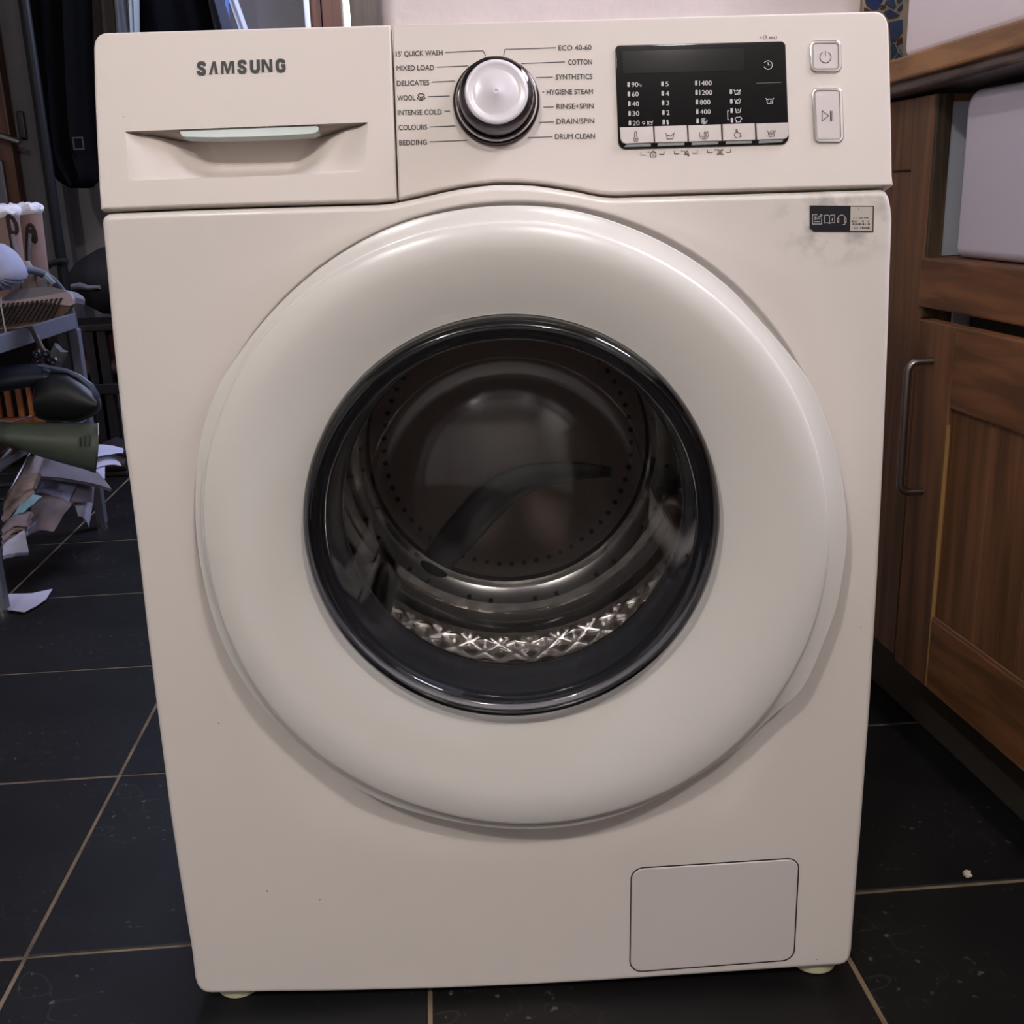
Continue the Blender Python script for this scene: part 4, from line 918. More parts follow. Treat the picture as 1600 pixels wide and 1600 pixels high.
mb.build('worn_print', print_dark, stk)['kind'] = 'stuff'
# ---------- small stains on the enamel
sp = MB()
for a, b, r_ in [(193, 182, 1.0), (228, 207.5, 0.8), (393, 1072, 1.6), (392, 1030, 1.1), (342, 1130, 1.1), (418, 1392, 1.3), (500, 1405, 1.0), (1345, 980, .9), (646, 1259, 1.6), (1276, 1499, .8)]:
    pl = P if b < 285 else (lambda p_, q_: aY(p_, q_, -0.0003)); nn = PN if b < 285 else BN
    q = [pl(a + r_ * math.cos(t_ * PI / 4), b + r_ * math.sin(t_ * PI / 4)) + nn * 0.0003 for t_ in range(8)]; sp.add(q, [tuple(range(8))])
so_ = sp.build('stain_specks', mat('speck_brown', (122, 104, 88), 0.8), WM); so_['kind'] = 'stuff'
# ================================================================== HALL: door, coats, rack and what lies on it
dark_metal = mat('dark_blue_metal', (12, 13, 17), 0.5, spec=0.25)
rack_metal = mat('rack_grey_blue_metal', (112, 115, 128), 0.45, metal=0.2)
rack_dark = mat('rack_dark_metal', (36, 38, 46), 0.45, metal=0.3)
black_cloth = mat('black_cloth', (4, 4, 5), 0.95, spec=0.1, bump=0.3, bscale=120)
grey_cloth = mat('grey_brown_cloth', (112, 98, 94), 0.95, rgb2=(96, 84, 80), var=0.2, scale=8, bump=0.3, bscale=90)
blue_cloth = mat('pale_blue_cloth', (158, 164, 192), 0.9, rgb2=(140, 148, 172), var=0.2, scale=9, bump=0.25, bscale=90)
sage_cloth = mat('sage_cloth', (124, 130, 132), 0.9, bump=0.3, bscale=80)
navy_cloth = mat('navy_cloth', (10, 10, 15), 0.95, spec=0.1, bump=0.3, bscale=80)
denim_cloth = mat('blue_denim', (66, 92, 140), 0.9, bump=0.3, bscale=90)
white_cloth = mat('off_white_cloth', (176, 176, 184), 0.9, bump=0.2, bscale=80)

def garment(name, edge_px, Y, depth, m, label, cat='coat', group=None, folds=5, seed=1, top=2.0):
    """hanging cloth: rows of (py, px_left, px_right) at distance Y; carried on up out of view to a rail at z = top"""
    rows = []
    for py, a, b in edge_px:
        A = aY(a, py, Y); B = aY(b, py, Y); rows.append((A.z, A.x, B.x))
    z0, a0, b0 = rows[0]; z1, a1, b1 = rows[1]
    if z0 < top:
        sl = (a0 - a1) / max(1e-3, z0 - z1); rows = [(top, a0 + 0.02, b0 - 0.02), (0.5 * (top + z0), a0 + 0.006, b0 - 0.006)] + rows
    rr = []
    for i in range(len(rows) - 1):
        k = max(1, int(abs(rows[i][0] - rows[i + 1][0]) / 0.025))
        for q in range(k): t = q / k; rr.append(tuple(rows[i][c] * (1 - t) + rows[i + 1][c] * t for c in range(3)))
    rr.append(rows[-1]); rnd = random.Random(seed); ph = rnd.uniform(0, 6); n = 36; v = []; f = []
    for i, (z, a, b) in enumerate(rr):
        w_ = (b - a) / 2; c = (a + b) / 2; amp = 0.16 * min(1, (top - z) / 0.3 + 0.2)
        for k in range(n):
            q = 2 * PI * k / n; cq, sq = math.cos(q), math.sin(q)
            fold = 1 + amp * math.sin(folds * 2 * q + ph + z * 1.5) * abs(sq)
            v.append((c + w_ * (abs(cq) ** 0.85) * (1 if cq > 0 else -1), Y + depth * 0.5 * sq * fold + depth * .1 * math.sin(z * 7 + ph), z + 0.004 * math.sin(3 * q + ph)))
    for i in range(len(rr) - 1):
        for k in range(n): f.append((i * n + k, i * n + (k + 1) % n, (i + 1) * n + (k + 1) % n, (i + 1) * n + k))
    f.append(tuple(range(n))); f.append(tuple((len(rr) - 1) * n + k for k in range(n)))
    o = obj(name, v, f, m, smooth=60); tag(o, label, cat, group); return o
# coat rail on the hall wall carries the coats
rl = thing('coat_rail', 'dark coat rail high on the hall wall above the hanging coats', 'rail', (-0.9, 2.5, 2.02))
MB().tube([(-1.6, 2.45, 2.03), (-0.3, 2.45, 2.03)], 0.014, 12).build('rail_bar', dark_metal, rl, smooth=True)
for x_ in (-1.5, -0.4): MB().box((x_ - .01, 2.44, 2.02), (x_ + .01, 2.6, 2.04)).build('bracket', dark_metal, rl)
GP = 'coats hanging in the hall'
bc = garment('black_coat', [(0, 46, 139), (60, 50, 141), (130, 57, 144), (200, 66, 149), (240, 74, 153), (265, 84, 158), (280, 97, 160), (289, 113, 150), (292, 122, 140)], 2.22, 0.14, black_cloth, 'long black coat hanging nearest the pole, left of the washing machine', group=GP, seed=2)
lg = bc; v, f = slab([(-0.014, -0.016), (0.014, -0.016), (0.014, 0.016), (-0.014, 0.016)], lambda a, b, o: aY(122, 224, 2.135) + Vector((a, -o, b)), 0.002, 0, 0, holes=[[(-0.010, -0.012), (0.010, -0.012), (0.010, 0.012), (-0.010, 0.012)]])
obj('badge', v, f, mat('badge_grey', (60, 58, 52), 0.6), bc)
garment('grey_brown_coat', [(0, 135, 158), (60, 138, 165), (120, 143, 175), (200, 150, 190), (300, 156, 200)], 2.38, 0.08, grey_cloth, 'grey-brown coat edge showing between the black coat and the machine', group=GP, seed=3)
garment('brown_jacket', [(0, 159, 184), (60, 162, 190), (200, 166, 200)], 2.30, 0.06, mat('dark_brown_cloth', (84, 74, 70), 0.95, bump=0.4, bscale=70), 'dull brown jacket beside the pale blue shirt', 'jacket', GP, seed=4)
garment('blue_shirt', [(0, 181, 200), (50, 185, 206), (200, 192, 222)], 2.24, 0.06, blue_cloth, 'pale blue shirt hanging above the machine left corner', 'shirt', GP, seed=5, folds=3)
garment('sage_jacket', [(0, 199, 216), (50, 203, 217), (200, 206, 226)], 2.20, 0.05, sage_cloth, 'narrow sage grey jacket next to the big dark coat', 'jacket', GP, seed=6, folds=3)
garment('dark_coat', [(0, 213, 330), (50, 215, 345), (200, 222, 360)], 2.32, 0.15, navy_cloth, 'wide near-black navy coat hanging above the SAMSUNG drawer'.replace('SAMSUNG ', 'detergent '), group=GP, seed=7, folds=4)
garment('charcoal_coat', [(0, 326, 349), (50, 336, 364), (200, 350, 392)], 2.25, 0.08, mat('charcoal_cloth', (34, 36, 46), 0.95, bump=0.3, bscale=80), 'charcoal coat with sloping hem edge beside the denim sleeve', group=GP, seed=8, folds=3)
garment('denim_sleeve', [(0, 345, 357), (22, 351, 358), (60, 353, 360)], 2.30, 0.04, denim_cloth, 'small glimpse of blue denim between charcoal and white garments', 'jacket', GP, seed=9, folds=2)
garment('white_jacket', [(0, 356, 372), (45, 372, 388), (200, 410, 430)], 2.38, 0.05, white_cloth, 'off-white jacket edge, rightmost of the hanging coats', 'jacket', GP, seed=10, folds=2)

# coat stand pole
ps = thing('clothes_pole', 'tall dark blue metal pole standing behind the shoe rack', 'pole', tuple(aY(112, 430, 2.05).xy) + (0,))
pb = aY(97, 415, 2.05); 
MB().tube([(pb.x, 2.05, 0.02), (pb.x, 2.05, 2.1)], 0.0135, 14).build('pole', dark_metal, ps, smooth=True)
MB().box((pb.x - .12, 2.0, 0.0), (pb.x + .015, 2.07, 0.018), bev=.003).build('base', dark_metal, ps)

# painted boarded door with latch plate, brown door with lever handle
gd = thing('painted_door', 'grey painted door edge with black latch plate, behind the fleece boots', 'door', (aY(50, 300, 2.45).x, 2.45, 0))
A = aY(4, 130, 2.45); B = aY(72, 230, 2.45)
MB().box((A.x - 0.02, 2.45, 0.0), (B.x + .03, 2.49, 2.1), bev=.003).build('door_panel', mat('grey_door_paint', (92, 88, 92), 0.6, rgb2=(78, 74, 78), var=.25, scale=5), gd)
L1 = aY(26, 174, 2.445); L2 = aY(46, 217, 2.445)
MB().box((L1.x, 2.436, L2.z), (L1.x + (L2.x - L1.x) * .8, 2.45, L1.z), bev=.003).build('latch_plate', black_plastic, gd)
bd = thing('brown_door', 'brown wooden door with a steel lever handle at the far left edge', 'door', (aY(0, 250, 2.4).x, 2.4, 0))
A = aY(11, 200, 2.40); B = aY(-60, 200, 2.40); A2 = aY(20, 260, 2.40)
MB().box((B.x - .3, 2.40, 0.0), (A2.x + .006, 2.444, 2.1), bev=.003).build('door_panel', wood_mat('red_brown_wood', (52, 26, 13), (84, 44, 22), 'Z'), bd)
h0 = aY(-6, 212, 2.36); h1 = aY(31, 222, 2.36)
MB().tube([h0 + Vector((0, .045, 0)), h0 + Vector((0, 0.004, 0)), h0 + Vector((0.012, 0, 0)), h1], [.008, .008, .009, .008], 12).build('handle', brushed, bd, smooth=True)
kp = aY(-2, 285, 2.38); MB().box((kp.x - .03, 2.385, kp.z - .06), (kp.x + .015, 2.4, kp.z + .06), bev=.003).build('escutcheon', mat('dull_steel', (96, 98, 104), .4, metal=.6), bd)

# ---------------------------------------------------------------- shoe rack
RX = -0.925
rack = thing('shoe_rack', 'blue-grey metal shoe rack with curved end frame and small chrome feet', 'rack', (RX - 0.3, 1.32, 0))
ry0, ry1 = 1.05, 1.595
def post(y, x=RX, zt=0.50): MB().box((x - .010, y - .011, 0.012), (x + .010, y + .011, zt), bev=.002).build('post', rack_metal, rack)
rt = aX(112, 470, RX); 
for x_ in (RX, RX - 0.66):
    post(ry0, x_, 0.46); post(ry1, x_, 0.46)
    pts = []
    for k in range(25):
        a = PI * k / 24; pts.append((x_, (ry0 + ry1) / 2 + (ry1 - ry0) / 2 * math.cos(a), 0.455 + 0.150 * math.sin(a) ** 0.8))
    MB().tube(pts, 0.0085, 10).build('arched_rail', rack_metal, rack, smooth=60)
    for y_ in (ry0, ry1): MB().tube([(x_, y_, 0), (x_, y_, 0.014)], 0.012, 14).build('foot', chrome, rack)
zr_t = aX(110, 490 + 14, RX).z; 
rt0, rt1 = aX(60, 505, RX), aX(60, 531, RX)
MB().box((RX - .004, ry0 + .01, rt1.z), (RX + .008, ry1 - .008, rt0.z), bev=.001).build('side_rail', rack_metal, rack)
zs = rt0.z - 0.004
MB().box((RX - .66, ry0, zs - .02), (RX - .004, ry1, zs), bev=.001).build('shelf', mat('brown_grey_board', (110, 94, 84), .7), rack)
zm = 0.265
for y_ in (ry0 + .02, ry0 + .34, ry1 - .02): MB().tube([(RX - .66, y_, zm), (RX, y_, zm)], .006, 8).build('shelf_bar', rack_dark, rack)
zl = 0.115
for y_ in (ry0 + .02, ry0 + .14, ry0 + .27, ry0 + .40, ry1 - .02): MB().tube([(RX - .66, y_, zl), (RX, y_, zl)], .006, 8).build('shelf_bar', rack_dark, rack)
for z_ in (zm, zl): MB().box((RX - .003, ry0, z_ - .008), (RX + .003, ry1, z_ + .004)).build('shelf_edge', rack_metal, rack)

# ---------------------------------------------------------------- boots and shoes
def loft(name, secs, m, parent=None, seg=20, cap=True, smooth=60):
    """secs: (centre, ax, ay, basis u, basis v)"""
    v = []; f = []
    for c, a, b, U, V in secs:
        c = Vector(c); U = Vector(U); V = Vector(V)
        for k in range(seg): q = 2 * PI * k / seg; v.append(c + U * a * math.cos(q) + V * b * math.sin(q))
    for i in range(len(secs) - 1):
        for k in range(seg): f.append((i * seg + k, i * seg + (k + 1) % seg, (i + 1) * seg + (k + 1) % seg, (i + 1) * seg + k))
    if cap: f.append(tuple(range(seg))); f.append(tuple((len(secs) - 1) * seg + k for k in range(seg)))
    return obj(name, v, f, m, parent, smooth=smooth)
XX, YY, ZZ = Vector((1, 0, 0)), Vector((0, 1, 0)), Vector((0, 0, 1))
suede = mat('tan_suede', (146, 118, 108), 0.95, rgb2=(124, 98, 86), var=.2, scale=10, bump=.3, bscale=150)
fleece = mat('cream_fleece', (226, 222, 226), 1.0, bump=0.9, bscale=60)
sole_m = mat('dark_sole', (44, 34, 30), 0.7)
lace_m = mat('dark_lace', (40, 28, 28), 0.8); lace_l = mat('grey_lace', (132, 128, 140), 0.8)
def fur_boot(px, py_top, py_cuff, Y, label, seed):
    top = aY(px, py_top, Y); cuff = aY(px, py_cuff, Y); zf = zs + 0.001; x_ = cuff.x; y_ = Y
    b = thing('fleece_boot', label, 'boot', (x_, y_, zf), 'tan suede fleece-lined boots')
    H = cuff.z; r = 0.046; ry = 0.042
    loft('shaft', [((x_ - .004, y_, zf + .01), .040, ry, XX, YY), ((x_, y_, zf + .05), .042, ry, XX, YY), ((x_ + .001, y_, (zf + H) / 2), .041, ry, XX, YY), ((x_, y_, H - .005), r, ry, XX, YY), ((x_, y_, H + .004), r * .98, ry * .98, XX, YY)], suede, b)
    loft('foot_upper', [((x_ + .01, y_, zf + .035), .034, .030, YY, ZZ), ((x_ - .05, y_, zf + .040), .038, .034, YY, ZZ), ((x_ - .10, y_, zf + .032), .040, .027, YY, ZZ), ((x_ - .15, y_, zf + .024), .030, .018, YY, ZZ), ((x_ - .17, y_, zf + .02), .010, .008, YY, ZZ)], suede, b)
    MB().box((x_ - .165, y_ - .042, zf), (x_ + .045, y_ + .042, zf + .012), bev=.005).build('sole', sole_m, b)
    n = 40; v = []; f = []
    for i, (dz, rr) in enumerate([(-.006, -.002), (0, .001), (.006, .004), (.013, .005), (.020, .002), (.027, -.006), (.029, -.018), (.016, -.026)]):
        for k in range(n):
            q = 2 * PI * k / n; nz = noise.noise(Vector((math.cos(q) * 5, math.sin(q) * 5, i * .9 + seed)))
            v.append((x_ + (r + rr + .006 * nz) * math.cos(q), y_ + (ry + .001 + rr * .6 + .003 * nz) * math.sin(q), H + dz * (top.z - H) / .029 + .006 * nz))
    for i in range(7):
        for k in range(n): f.append((i * n + k, i * n + (k + 1) % n, (i + 1) * n + (k + 1) % n, (i + 1) * n + k))
    c = obj('fleece_cuff', v, f, fleece, b, smooth=60); c['label'] = 'white fleece cuff'
    return b
def lace(parent, pts, wd, m, Y, name='lace', closed=False):
    P3 = [aY(a, b, Y) for a, b in pts]
    # smooth the path
    out = []
    for i in range(len(P3) - 1):
        for q in range(4): out.append(P3[i].lerp(P3[i + 1], q / 4))
    out.append(P3[-1]); sm_ = out[:]
    for _ in range(3): sm_ = [sm_[0]] + [(sm_[i - 1] + sm_[i] * 2 + sm_[i + 1]) / 4 for i in range(1, len(sm_) - 1)] + [sm_[-1]]
    return MB().tube(sm_, wd, 8, flat=.5, upv=(0, 1, 0)).build(name, m, parent, smooth=60)
bt1 = fur_boot(29, 318, 333, 1.545, 'tan fleece-lined boot on top of the rack, its white cuff fully in view', 1)
bt2 = fur_boot(-8, 322, 338, 1.455, 'tan fleece-lined boot cut off by the left edge, in front of its twin', 5)
lace(bt1, [(44, 420), (43, 395), (42, 370), (43, 352), (50, 351), (55, 362), (57, 376), (53, 379), (50, 370), (48, 358)], .0038, lace_m, 1.496)
lace(bt1, [(47, 420), (45, 400), (46, 380), (47, 365)], .0034, lace_l, 1.492)
lace(bt2, [(30, 404), (20, 392), (17, 368), (12, 345), (12, 336), (20, 340), (26, 352), (27, 362), (22, 366), (16, 360)], .0042, lace_m, 1.405)
lace(bt2, [(20, 366), (23, 385), (30, 404), (34, 415)], .0040, lace_l, 1.40)
# tan lace tongue below the boots
garb = loft('boot_tongue', [(aY(38, 408, 1.47), .010, .012, XX, YY), (aY(42, 428, 1.455), .020, .014, XX, YY), (aY(43, 444, 1.45), .019, .014, XX, YY), (aY(43, 456, 1.45), .014, .010, XX, YY)], mat('tan_canvas', (150, 132, 124), .9), bt1)
# pale cloth shoe with scalloped edge
pc = []; n = 30
edge = [(-40, 380), (-5, 382), (6, 388), (16, 396), (25, 408), (31, 420), (34, 430), (32, 437), (28, 436), (27, 443), (22, 441), (20, 448), (14, 445), (11, 453), (5, 449), (-2, 455), (-12, 450), (-40, 456)]
cs = [aY(a, b, 1.27) for a, b in edge]; cc = sum(cs, Vector()) / len(cs)
v = []; f = []; K = len(cs)
for t_, dy in ((1.0, 0.03), (1.0, 0.0), (0.82, -0.022), (0.5, -0.038), (0.15, -0.044)):
    v += [cc + (c - cc) * t_ + Vector((0, dy, 0)) for c in cs]
for i in range(4):
    for k in range(K): f.append((i * K + k, i * K + (k + 1) % K, (i + 1) * K + (k + 1) % K, (i + 1) * K + k))
f.append(tuple(4 * K + k for k in range(K))); f.append(tuple(range(K)))
tag(obj('slipper', v, f, mat('pale_lilac_felt', (170, 172, 196), .95, rgb2=(142, 146, 172), var=.2, scale=9, bump=.3, bscale=90), smooth=60), 'pale lilac felt slipper with scalloped edge, resting against the tan boots', 'slipper')

# canvas shoe lying with its ridged sole towards the camera
Ysh = 1.31
sh = thing('canvas_shoe', 'grey canvas shoe tipped on its side with a ridged brown sole facing out', 'shoe', tuple(aY(55, 490, Ysh)), None)
def pxloop(px, Y): return [aY(a, b, Y) for a, b in px]
up = pxloop([(-10, 486), (2, 468), (12, 460), (30, 452), (60, 449), (82, 449), (98, 452), (108, 458), (112, 464), (111, 472), (100, 469), (60, 472), (20, 478)], Ysh)
MB().prism(up, (0, 0.07, -0.012)).build('upper', mat('grey_canvas', (118, 118, 124), .9, bump=.3, bscale=120), sh, smooth=30)
fx = pxloop([(-10, 484), (3, 470), (20, 470), (60, 464), (98, 457), (109, 458), (114, 468), (114, 476), (109, 478), (60, 472), (20, 478), (4, 480)], Ysh - .006)
MB().prism(fx, (0, 0.012, 0)).build('foxing', mat('pink_foxing', (170, 150, 156), .6), sh)
solep = pxloop([(-12, 500), (4, 474), (28, 473), (60, 467), (98, 464), (113, 467), (113, 476), (105, 489), (90, 495), (60, 505), (30, 511), (-12, 514)], Ysh - .002)
MB().prism(solep, (0, 0.016, 0)).build('sole', mat('brown_sole', (92, 70, 60), .8), sh)
for k in range(13):
    t_ = k / 12; xa = 6 + 90 * t_; ya = 474 - 9 * t_; xb = xa - 26 + 8 * t_; yb_ = 511 - 14 * t_
    q = [aY(xa, ya, Ysh - .003), aY(xa + 3.4, ya + .5, Ysh - .003), aY(xb + 4.4, yb_, Ysh - .003), aY(xb, yb_, Ysh - .003)]
    MB().prism(q, (0, -0.006, 0)).build('ridge', sole_m, sh)
lace(sh, [(2, 462), (1, 476), (4, 490), (6, 504), (9, 518), (9, 528)], .0016, mat('white_lace', (170, 170, 176), .8), Ysh - .02)
lace(sh, [(47, 511), (52, 520), (57, 531), (62, 541), (67, 549)], .0042, lace_m, Ysh - .02)
lace(sh, [(58, 522), (62, 531), (66, 540), (71, 548)], .0022, lace_l, Ysh - .022)
pd = MB().tube([aY(70, 446, 1.45), aY(74, 433, 1.45), aY(84, 444, 1.45)], [.012, .010, .006], 8).build('rag', sage_cloth); tag(pd, 'small grey rag poking up inside the curved rack end', 'rag')

# dark wellington on the middle shelf
rubber_n = mat('navy_rubber', (30, 36, 46), 0.42, spec=.5); rubber_b = mat('black_rubber', (10, 10, 13), 0.5)
Yb = 1.26
wn = thing('navy_boot', 'dark navy rubber boot lying on the middle shelf with its black opening outwards', 'boot', tuple(aY(60, 610, Yb)))
def axis_secs(rows, Y, depth=.05, tilt=0):
    out = []
    for (xt, yt), (xb, yb2), dy in rows:
        T = aY(xt, yt, Y + dy); B_ = aY(xb, yb2, Y + dy); c = (T + B_) / 2; V = (T - B_) / 2; ur = c - CAM; ur.z = 0; ur.normalize(); out.append((c, depth, 1.0, ur, V))
    return out
loft('shaft', axis_secs([((-60, 580), (-60, 625), .0), ((0, 572), (0, 612), 0), ((40, 569), (40, 605), 0), ((62, 570), (65, 600), 0), ((82, 574), (86, 602), 0)], Yb), rubber_n, wn, seg=24)
loft('collar', axis_secs([((66, 568), (68, 602), 0), ((70, 569), (73, 603), 0), ((83, 574), (86, 604), 0)], Yb, .053), rubber_n, wn, seg=24)
loft('opening_shell', axis_secs([((52, 603), (52, 640), -.02), ((58, 585), (58, 652), -.02), ((80, 576), (75, 658), -.02), ((105, 579), (98, 658), -.02), ((125, 590), (118, 658), -.02), ((142, 603), (138, 650), -.02), ((151, 617), (149, 638), -.02)], Yb, .055), rubber_b, wn, seg=28)  # solid black shell standing in for the boot's dark open end
rmp = [aY(a, b, Yb - .036) for a, b in [(60, 571), (82, 575), (104, 579), (124, 589), (141, 603), (149, 617), (149, 633), (140, 647), (122, 656), (100, 659)]]
MB().tube(rmp, [.003, .0035, .004, .0055, .007, .008, .008, .007, .005, .003], 10).build('rim', mat('navy_rim', (70, 76, 98), .4), wn, smooth=60)
lp3 = [aY(a, b, Yb - .02) for a, b in [(150, 616), (154, 622), (156, 630), (154, 640), (148, 646), (141, 643)]]
MB().tube(lp3, .003, 8).build('pull_loop', mat('grey_webbing', (110, 112, 122), .7), wn, smooth=60)
# green wellington below
Yg = 1.20
gm = mat('olive_rubber', (84, 92, 78), 0.42, rgb2=(72, 80, 66), var=.2, scale=5)
gw = thing('green_boot', 'olive green rubber boot lying flat, its wide shaft end showing three ridges', 'boot', tuple(aY(80, 690, Yg)))
loft('shaft', axis_secs([((-70, 662), (-70, 690), 0), ((-10, 661), (-10, 692), 0), ((20, 661), (20, 698), 0), ((60, 661), (60, 712), 0), ((100, 661), (100, 724), 0), ((130, 661.5), (130, 732), 0), ((152, 662), (147, 738), 0)], Yg, .042), gm, gw, seg=32, smooth=50)
for k, x_ in enumerate((124, 131, 138)):
    MB().tube([aY(x_ + (0), 682 - k * 2, Yg - .0405), aY(x_, 698 - k * .5, Yg - .0425)], .0022, 8).build('ridge', gm, gw, smooth=60)
MB().tube([aY(153.2, 661.5, Yg - .012), aY(153.4, 680, Yg - .040), aY(152, 705, Yg - .040), aY(148.5, 738, Yg - .008)], .0018, 6).build('rim_edge', mat('olive_light', (110, 116, 100), .5), gw)
gl_ = [aY(a, b, 1.33) for a, b in [(0, 657), (20, 659), (34, 655), (48, 650)]]
tag(MB().tube(gl_, .004, 8, flat=.4).build('strap', mat('mauve_strap', (132, 120, 134), .7)), 'mauve-grey strap lying over the pine slats above the green boot', 'strap')
gg = [aY(a, b, 1.42) for a, b in [(82, 560), (92, 543), (97, 548), (90, 562), (88, 575)]]
tag(MB().tube(gg, [.010, .012, .012, .012, .008], 8).build('glove', mat('grey_glove', (92, 94, 100), .9, bump=.5, bscale=60)), 'crumpled grey glove hanging under the top shelf', 'glove')
ch = thing('key_bunch', 'dark bunch of metal bits dangling below the shelf rail', 'keys', tuple(aY(68, 562, 1.38)))
random.seed(21)
for k in range(14):
    p = aY(random.uniform(50, 84), random.uniform(551, 569), 1.38 + random.uniform(-.02, .02))
    MB().tube([p + Vector((.006 * math.cos(a), .002, .006 * math.sin(a))) for a in [2 * PI * q / 8 + .2 for q in range(8)]], .0022, 6, closed=True).build('link', rack_dark if k % 3 else brushed, ch, smooth=60)

# pine slatted crate behind
cr = thing('pine_crate', 'bright pine slatted box between the navy and green boots', 'crate', tuple(aY(20, 640, 1.56)))
xs_ = [-30, -14, 3.5, 21.5, 38.5, 54, 70]
for k in range(6):
    A = aY(xs_[k] + .6, 605, 1.56); B = aY(xs_[k + 1] - .6, 652, 1.56); zt, zb_ = aY(20, 598, 1.56).z, aY(20, 652, 1.56).z
    MB().box((A.x, 1.56, zb_), (A.x + (B.x - A.x) * .99, 1.57, zt), bev=.001).build('slat', pine, cr)
A = aY(-30, 655, 1.556); B = aY(70, 655, 1.556)
MB().box((A.x, 1.556, A.z - .012), (B.x, 1.574, A.z), bev=.001).build('rail', pine, cr)
MB().box((A.x, 1.571, A.z - .012), (B.x, 1.575, A.z + .22)).build('back', lace_m, cr)  # dark sheet carried up past the slats, standing in for shade under the shelf

# ---------------------------------------------------------------- papers on the bottom shelf and floor
def sheet(name, c4, Ys, m, label, cat='paper', group='loose papers on the bottom shelf', bulge=.012, thick=.0015, n=8, seed=0, page=None):
    P4 = [aY(a, b, y) for (a, b), y in zip(c4, Ys)]   # tl tr br bl
    nn = ((P4[1] - P4[0]).cross(P4[3] - P4[0])).normalized()
    if nn.y > 0: nn = -nn
    v = []; f = []
    for s_ in (0, 1):
        for j in range(n + 1):
            for i in range(n + 1):
                a, b = i / n, j / n
                p = (P4[0] * (1 - a) + P4[1] * a) * (1 - b) + (P4[3] * (1 - a) + P4[2] * a) * b
                h = bulge * (math.sin(PI * a) * .7 + .3 * math.sin(PI * b)) + .004 * noise.noise(Vector((a * 3, b * 3, seed)))
                v.append(p + nn * (h - s_ * thick))
    N1 = (n + 1) ** 2
    for j in range(n):
        for i in range(n):
            q = j * (n + 1) + i; f.append((q, q + 1, q + n + 2, q + n + 1)); f.append((N1 + q, N1 + q + n + 1, N1 + q + n + 2, N1 + q + 1))
    bd_ = [i for i in range(n + 1)] + [j * (n + 1) + n for j in range(1, n + 1)] + [n * (n + 1) + i for i in range(n - 1, -1, -1)] + [j * (n + 1) for j in range(n - 1, 0, -1)]
    for k in range(len(bd_)): a, b = bd_[k], bd_[(k + 1) % len(bd_)]; f.append((a, b, b + N1, a + N1))
    o = obj(name, v, f, m, smooth=50)
    if label: tag(o, label, cat, group)
    return o
lil = mat('white_paper', (196, 194, 214), .8); dull = mat('dull_paper', (136, 128, 134), .85, rgb2=(110, 102, 104), var=.25, scale=12)
brn = mat('printed_brown_page', (112, 96, 92), .8, rgb2=(70, 58, 54), var=.2, scale=14); tea = mat('pale_teal_card', (128, 164, 180), .7)
mag = mat('magazine_cover', (126, 110, 108), .6, rgb2=(150, 132, 130), var=.2, scale=16)
sheet('paper_sheet', [(148, 694), (192, 700), (193, 708), (150, 714)], [1.50, 1.56, 1.52, 1.44], lil, 'topmost white sheet pointing right, beside the green boot end', bulge=.004, seed=1)
sheet('paper_sheet', [(128, 700), (172, 712), (190, 728), (140, 736)], [1.50, 1.52, 1.5, 1.42], lil, 'crumpled white sheet under the topmost one, its corner hooked right', bulge=.014, seed=2)
sheet('paper_sheet', [(120, 722), (164, 726), (164, 748), (112, 744)], [1.46, 1.46, 1.42, 1.40], lil, 'white sheet bending down below the end of the green boot', bulge=.006, seed=3)
sheet('magazine', [(62, 712), (150, 736), (174, 764), (58, 744)], [1.44, 1.42, 1.34, 1.34], dull, 'grey rolled magazine jutting out right towards the washing machine', 'magazine', bulge=.010, thick=.007, seed=4)
sheet('paper_sheet', [(98, 752), (148, 752), (146, 786), (104, 790)], [1.40, 1.42, 1.36, 1.32], mat('photo_page', (96, 88, 92), .7, rgb2=(150, 144, 168), var=.3, scale=7), 'dark printed page sloping down beside the rack leg', bulge=.012, seed=5)
sheet('paper_sheet', [(112, 782), (146, 780), (139, 824), (122, 806)], [1.37, 1.40, 1.38, 1.32], lil, 'white sheet with a curled pointed corner near the rack foot', bulge=.012, seed=6)
sheet('paper_sheet', [(58, 748), (122, 756), (108, 784), (52, 774)], [1.40, 1.38, 1.32, 1.34], mat('lilac_paper', (150, 154, 192), .8, rgb2=(120, 122, 154), var=.25, scale=10), 'creased lilac sheet between the magazine and the brown page', bulge=.010, seed=7)
sheet('paper_sheet', [(54, 770), (116, 784), (84, 830), (42, 838)], [1.34, 1.33, 1.22, 1.22], brn, 'large brown printed page sagging in the middle of the pile', bulge=.012, seed=8)
sheet('magazine', [(47, 712), (68, 716), (52, 770), (8, 800)], [1.30, 1.30, 1.22, 1.20], mag, 'upright grey magazine with fanned edges, below the green boot', 'magazine', bulge=.008, thick=.006, seed=9)
sheet('magazine', [(24, 748), (62, 738), (50, 764), (4, 796)], [1.24, 1.24, 1.2, 1.16], mat('fanned_pages', (150, 128, 116), .8, rgb2=(94, 80, 76), var=.15, scale=40), 'brown-edged magazine leaning in the fanned stack', 'magazine', bulge=.006, thick=.010, seed=10)
sheet('magazine', [(8, 796), (52, 766), (46, 778), (2, 812)], [1.18, 1.2, 1.18, 1.14], mag, 'thin grey magazine just above the teal card', 'magazine', bulge=.004, thick=.006, seed=11)
sheet('card_folder', [(42, 774), (66, 776), (38, 800), (18, 808)], [1.19, 1.2, 1.15, 1.14], tea, 'pale teal card folder in the fanned stack', 'folder', bulge=.006, thick=.004, seed=12)
